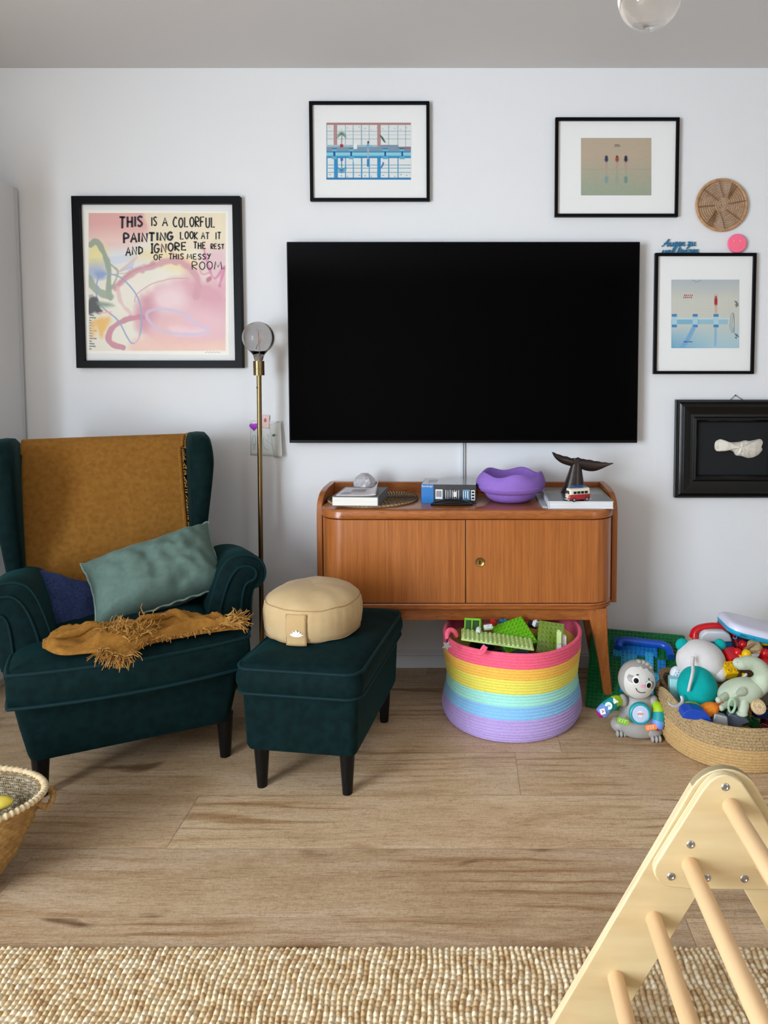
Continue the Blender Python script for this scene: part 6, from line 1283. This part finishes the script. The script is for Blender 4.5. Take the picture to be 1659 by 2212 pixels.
abrick('orange-brown toy brick under the dinosaur tail', facing(1547, 1535, -.735, R(10), R(5)), 2, 1, .02, plastic('rust', '#c2562a'))
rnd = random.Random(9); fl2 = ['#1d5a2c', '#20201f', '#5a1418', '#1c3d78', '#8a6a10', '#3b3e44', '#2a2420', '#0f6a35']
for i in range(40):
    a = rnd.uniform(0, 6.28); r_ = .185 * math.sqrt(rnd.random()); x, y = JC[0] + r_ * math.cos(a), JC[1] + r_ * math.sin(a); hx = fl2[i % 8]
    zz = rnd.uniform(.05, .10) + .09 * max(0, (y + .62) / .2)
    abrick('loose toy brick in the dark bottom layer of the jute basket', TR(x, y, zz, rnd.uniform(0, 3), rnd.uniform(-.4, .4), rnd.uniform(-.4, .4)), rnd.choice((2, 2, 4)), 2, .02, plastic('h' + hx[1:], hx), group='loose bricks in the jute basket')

# ================================================================== CLIMBING TRIANGLE
ply = M('birch_ply', '#ceb88c', .5, col2='#c2a97c', ns=5, st=(1, 1, 6), det=8, lo=.35, hi=.7); plye = M('ply_edge', '#e6d6b0', .6, col2='#c9b285', ns=8, st=(1, 120, 1), lo=.35, hi=.65); rgm = M('rung_pine', '#dcb88c', .45, col2='#cfa97b', ns=6, st=(6, .4, 6), det=7, lo=.3, hi=.7)
YF = -1.80; TH = .018; YB = -2.46
ap = at(1566, 1680, YF)
t = thing('climbing_triangle', 'birch plywood climbing triangle with round rungs in right foreground', 'climbing frame', (ap.x, -2.13, 0))
def W(px, py, Y): p = at(px, py, Y); return (p.x, p.z)
def floor_pt(a, b_):     # continue line a->b down to the rug's top
    k = (a[1] - .0125) / (a[1] - b_[1]); return (a[0] + (b_[0] - a[0]) * k, .0125)
oL = (W(1328, 1987, YF), W(1196, 2212, YF)); iL = (W(1499, 1947, YF), W(1371, 2155, YF))
o0, i0 = floor_pt(*oL), floor_pt(*iL)
def along(l, z): k = (z - l[0][1]) / (l[1][1] - l[0][1]); return (l[0][0] + (l[1][0] - l[0][0]) * k, z)
ax = ap.x
def mir(p): return (2 * ax - p[0], p[1])
dl_ = math.hypot(oL[0][0] - oL[1][0], oL[0][1] - oL[1][1]); du = ((oL[0][0] - oL[1][0]) / dl_, (oL[0][1] - oL[1][1]) / dl_); nu_ = (du[1], -du[0])   # inward normal of the outer edge
r_ap = .068; z_c = oL[0][1] + ((ax - oL[0][0]) * nu_[0] - r_ap) / -nu_[1] if nu_[1] else 0
def leg_poly(m):
    a0 = math.atan2(-nu_[1], -nu_[0]); a1 = math.pi - a0
    arc = [(ax + r_ap * math.cos(a0 + (a1 - a0) * k / 10), z_c + r_ap * math.sin(a0 + (a1 - a0) * k / 10)) for k in range(11)]
    p_ = [o0] + arc + [along(iL, z_c - .10), i0]
    return [m(p) for p in p_]
def plate_poly(Y):
    ol = [(1417, 1867), (1518, 1707), (1534, 1688), (1549, 1678), (1566, 1674.5), (1585, 1679), (1602, 1689), (1619, 1714), (1653, 1769), (1715, 1872), (1722, 1890), (1716, 1908), (1700, 1924), (1487, 1921), (1440, 1915), (1424, 1906), (1415, 1893), (1413, 1880)]
    return [W(x, y, Y) for x, y in ol]
for yy, s_ in ((YF, 1), (YB - TH, -1)):
    for m in (lambda p: p, mir):
        b = MB(); pl = leg_poly(m); n = len(pl)
        off = 0 if m is not mir else .0001
        b.loft([[(x, yy + off, z) for x, z in pl], [(x, yy + TH - off, z) for x, z in pl]], 1, True)
        b.m = [1] * n + [0, 0]; b.build('leg', [ply, plye], t, bevel=.002, ang=30)
    y0_, y1_ = (yy - TH - .0005, yy - .0005) if s_ > 0 else (yy + TH + .0005, yy + 2 * TH + .0005)
    pl = plate_poly(YF - TH); n = len(pl); b = MB(); b.loft([[(x, y0_, z) for x, z in pl], [(x, y1_, z) for x, z in pl]], 1, True); b.m = [1] * n + [0, 0]; pla = b.build('joint_plate', [ply, plye], t, bevel=.0025, ang=30)
    if s_ > 0:
        for px, py in ((1567, 1700), (1492, 1824), (1450, 1893), (1526, 1896), (1608, 1898)):
            p = at(px, py, YF - TH); b = MB(); b.T = Matrix.Translation((p.x, y0_ - .0002, p.z)) @ Matrix.Rotation(R(90), 4, 'X'); b.lathe([(.0028, -.001), (.0028, .0005), (.004, .0018), (.0062, .0014), (.0075, 0), (.0075, -.002)], 20); b.lathe([(.0001, .0002), (.0028, .0002), (.0028, -.001)], 8); b.build('bolt', M('zinc', '#a9acb0', .28, 1.), pla)
rl = [(1578, 1741, YF - TH), (1490, 1868, YF - TH), (1412, 1985, YF), (1330, 2112, YF)]
cs = [at(*p) for p in rl]
cs += [V((cs[-1].x + (cs[-1].x - cs[-2].x), 0, cs[-1].z + (cs[-1].z - cs[-2].z)))]
cs += [V((2 * ax - c_.x, 0, c_.z)) for c_ in cs[1:]]
for c_ in cs:
    if c_.z < .04: continue
    b = MB(); b.tube([(c_.x, YF + .004, c_.z), (c_.x, YB - .004, c_.z)], .0152, 24); b.build('rung', rgm, t)

# ================================================================== WICKER BASKET, lower left
zr = .235; tip = on(94, 1714, zr); WA, WB, WR = .22, .148, R(190)
wc = (tip.x + WA * math.cos(WR), tip.y + WA * math.sin(WR))
t = thing('wicker_basket', 'oval woven seagrass basket at lower left edge in front of armchair', 'basket', (*wc, 0))
wk = M('seagrass', '#b08a52', .7, col2='#8a6636', ns=45, lo=.35, hi=.7, bump=.3, bs=200); wk2 = M('seagrass_pale', '#d6c29c', .65, col2='#bda178', ns=60, lo=.35, hi=.7)
def wpt(a, f, off, z):
    x, y = (WA * f + off) * math.cos(a), (WB * f + off) * math.sin(a); return (wc[0] + x * math.cos(WR) - y * math.sin(WR), wc[1] + x * math.sin(WR) + y * math.cos(WR), z)
b = MB(); rings = []; n = 148; rows = 20
def wf_(k): return .30 + .69 * max(0., k / rows) ** .6
ang_ = [2 * math.pi * j / n for j in range(n)]
rings.append([wpt(a, .1, 0, .001) for a in ang_])
for k in range(rows):
    for q_ in (.08, .5, .92):
        rings.append([wpt(a, wf_(k + q_), (.0034 * math.cos(j * math.pi / 2 + (k % 2) * math.pi) if q_ == .5 else -.0022) + .0015 * noise.noise(V((a * 20, k, 0))), .002 + (zr - .004) * (k + q_) / rows + .0015 * math.sin(a * 9 + k)) for j, a in enumerate(ang_)])
for k in range(rows - 1, 1, -1):
    for q_ in (.8, .2):
        rings.append([wpt(a, wf_(k + q_), -.011 - (.005 * math.cos(j * math.pi / 2 + (k % 2) * math.pi) if q_ == .8 else -.002), .004 + (zr - .004) * (k + q_) / rows) for j, a in enumerate(ang_)])
rings.append([wpt(a, .1, 0, .035) for a in ang_])
nn = rows * 3; b.loft(rings, [0] * (nn + 1) + [1] * (len(rings) - nn - 2), True); b.build('body', [wk, weave(M('seagrass_inner', '#b3a285', .7, col2='#8f7d5e', ns=60, lo=.4, hi=.62), 60, 45, 1., .006)], t, ang=60)
b = MB(); n = 420; b.tube([wpt(2 * math.pi * i / n, .985, 0, zr + .003 * math.sin(6.283 * i / n * 3)) for i in range(n)], lambda u: .0075 + .0018 * math.sin(u * n * 2 * math.pi / 5), 10, True); b.build('rim', wk2, t, ang=60)
b = MB(); h0 = V((tip.x, tip.y, zr)); b.tube(cr([h0 + V((-.012, .045, -.010)), h0 + V((.002, .038, -.026)), h0 + V((.004, .015, -.04)), h0 + V((-.002, -.005, -.03)), h0 + V((-.014, -.012, -.012))], 10), lambda u: .0072 + .0012 * math.sin(u * 190), 10); b.build('handle', wk, t)
p = on(3, 1733, .215); b = MB(); b.T = Matrix.Translation((p.x - .02, p.y + .012, .205)); b.ell((0, 0, 0), (.04, .022, .016), 20, 12, fn=lambda p: p * (1 + .1 * noise.noise(p * 2))); tag(b.build('folded_cloth', M('cloth_yellow', '#d9c24a', .9)), 'bit of yellow cloth inside the wicker basket', 'cloth')

# ================================================================== JUTE RUG
def build_rug():
    import array
    cx_, sx_ = .0132, .0125; X0, X1 = -1.75, 1.45; YE = -1.53; Y1 = -2.6; dx = cx_ / 8; dy = sx_ / 7
    nx = int((X1 - X0) / dx); ny = int((YE - Y1) / dy); rnd = random.Random(2)
    nc = int((X1 - X0) / cx_) + 2; ns_ = int((YE - Y1) / sx_) + 3
    tone = [[rnd.random() for _ in range(ns_)] for _ in range(nc)]; ph = [rnd.random() for _ in range(nc)]; hgt = [[rnd.uniform(.7, 1.15) for _ in range(ns_)] for _ in range(nc)]; en = [rnd.uniform(-.003, .004) for _ in range(nc)]
    co = []; tn = []
    for j in range(ny + 1):
        y = YE - j * dy
        for i in range(nx + 1):
            x = X0 + i * dx; xx = x + .0035 * math.sin(y * 21 + x * 5) + .002 * math.sin(y * 55 + x * 31)
            u = (xx - X0) / cx_; c_ = min(nc - 1, max(0, int(u))); fu = u - int(u)
            v = (YE - y) / sx_ + ph[c_] * .45; s_ = min(ns_ - 1, int(v)); fv = v - int(v)
            h = (max(0, math.sin(math.pi * fu)) ** .55) * (.5 + .5 * max(0, math.sin(math.pi * fv)) ** .5) * hgt[c_][s_]
            sh = (fu - .5) * .12
            z = .003 + .0105 * h if 0 < j else .0
            if j < 3: z *= .5 + .25 * (j - 1)
            co.append((x, y + (en[c_] if j < 3 else 0), max(0, z))); tn.append(tone[c_][s_] * .8 + .2 * h)
    fs = []
    for j in range(ny):
        a = j * (nx + 1)
        for i in range(nx): fs.append((a + i, a + nx + 1 + i, a + nx + 2 + i, a + i + 1))
    me = bpy.data.meshes.new('jute_rug'); me.from_pydata(co, [], fs); me.polygons.foreach_set('use_smooth', [True] * len(fs))
    at_ = me.attributes.new('tone', 'FLOAT', 'POINT'); at_.data.foreach_set('value', tn)
    m = M('jute_fibre', '#c8ae8a', .95, bump=.5, bs=900, bst=(1, .35, 1), bd=.002, spec=.1); nt = m.node_tree; N = nt.nodes; L = nt.links
    a = N.new('ShaderNodeAttribute'); a.attribute_name = 'tone'; rp = N.new('ShaderNodeValToRGB'); el = rp.color_ramp.elements
    el[0].position = 0; el[0].color = C('#a08058'); el[1].position = 1; el[1].color = C('#e8d8bc')
    for p_, h in ((.2, '#bf9f76'), (.4, '#d2b890'), (.7, '#dcc7a4')): e = el.new(p_); e.color = C(h)
    L.new(a.outputs['Fac'], rp.inputs['Fac']); L.new(rp.outputs['Color'], N['Principled BSDF'].inputs['Base Color'])
    me.materials.append(m); o = bpy.data.objects.new('jute_rug', me); COL.objects.link(o); tag(o, 'chunky natural jute rug across the floor at the bottom', 'rug')
build_rug()
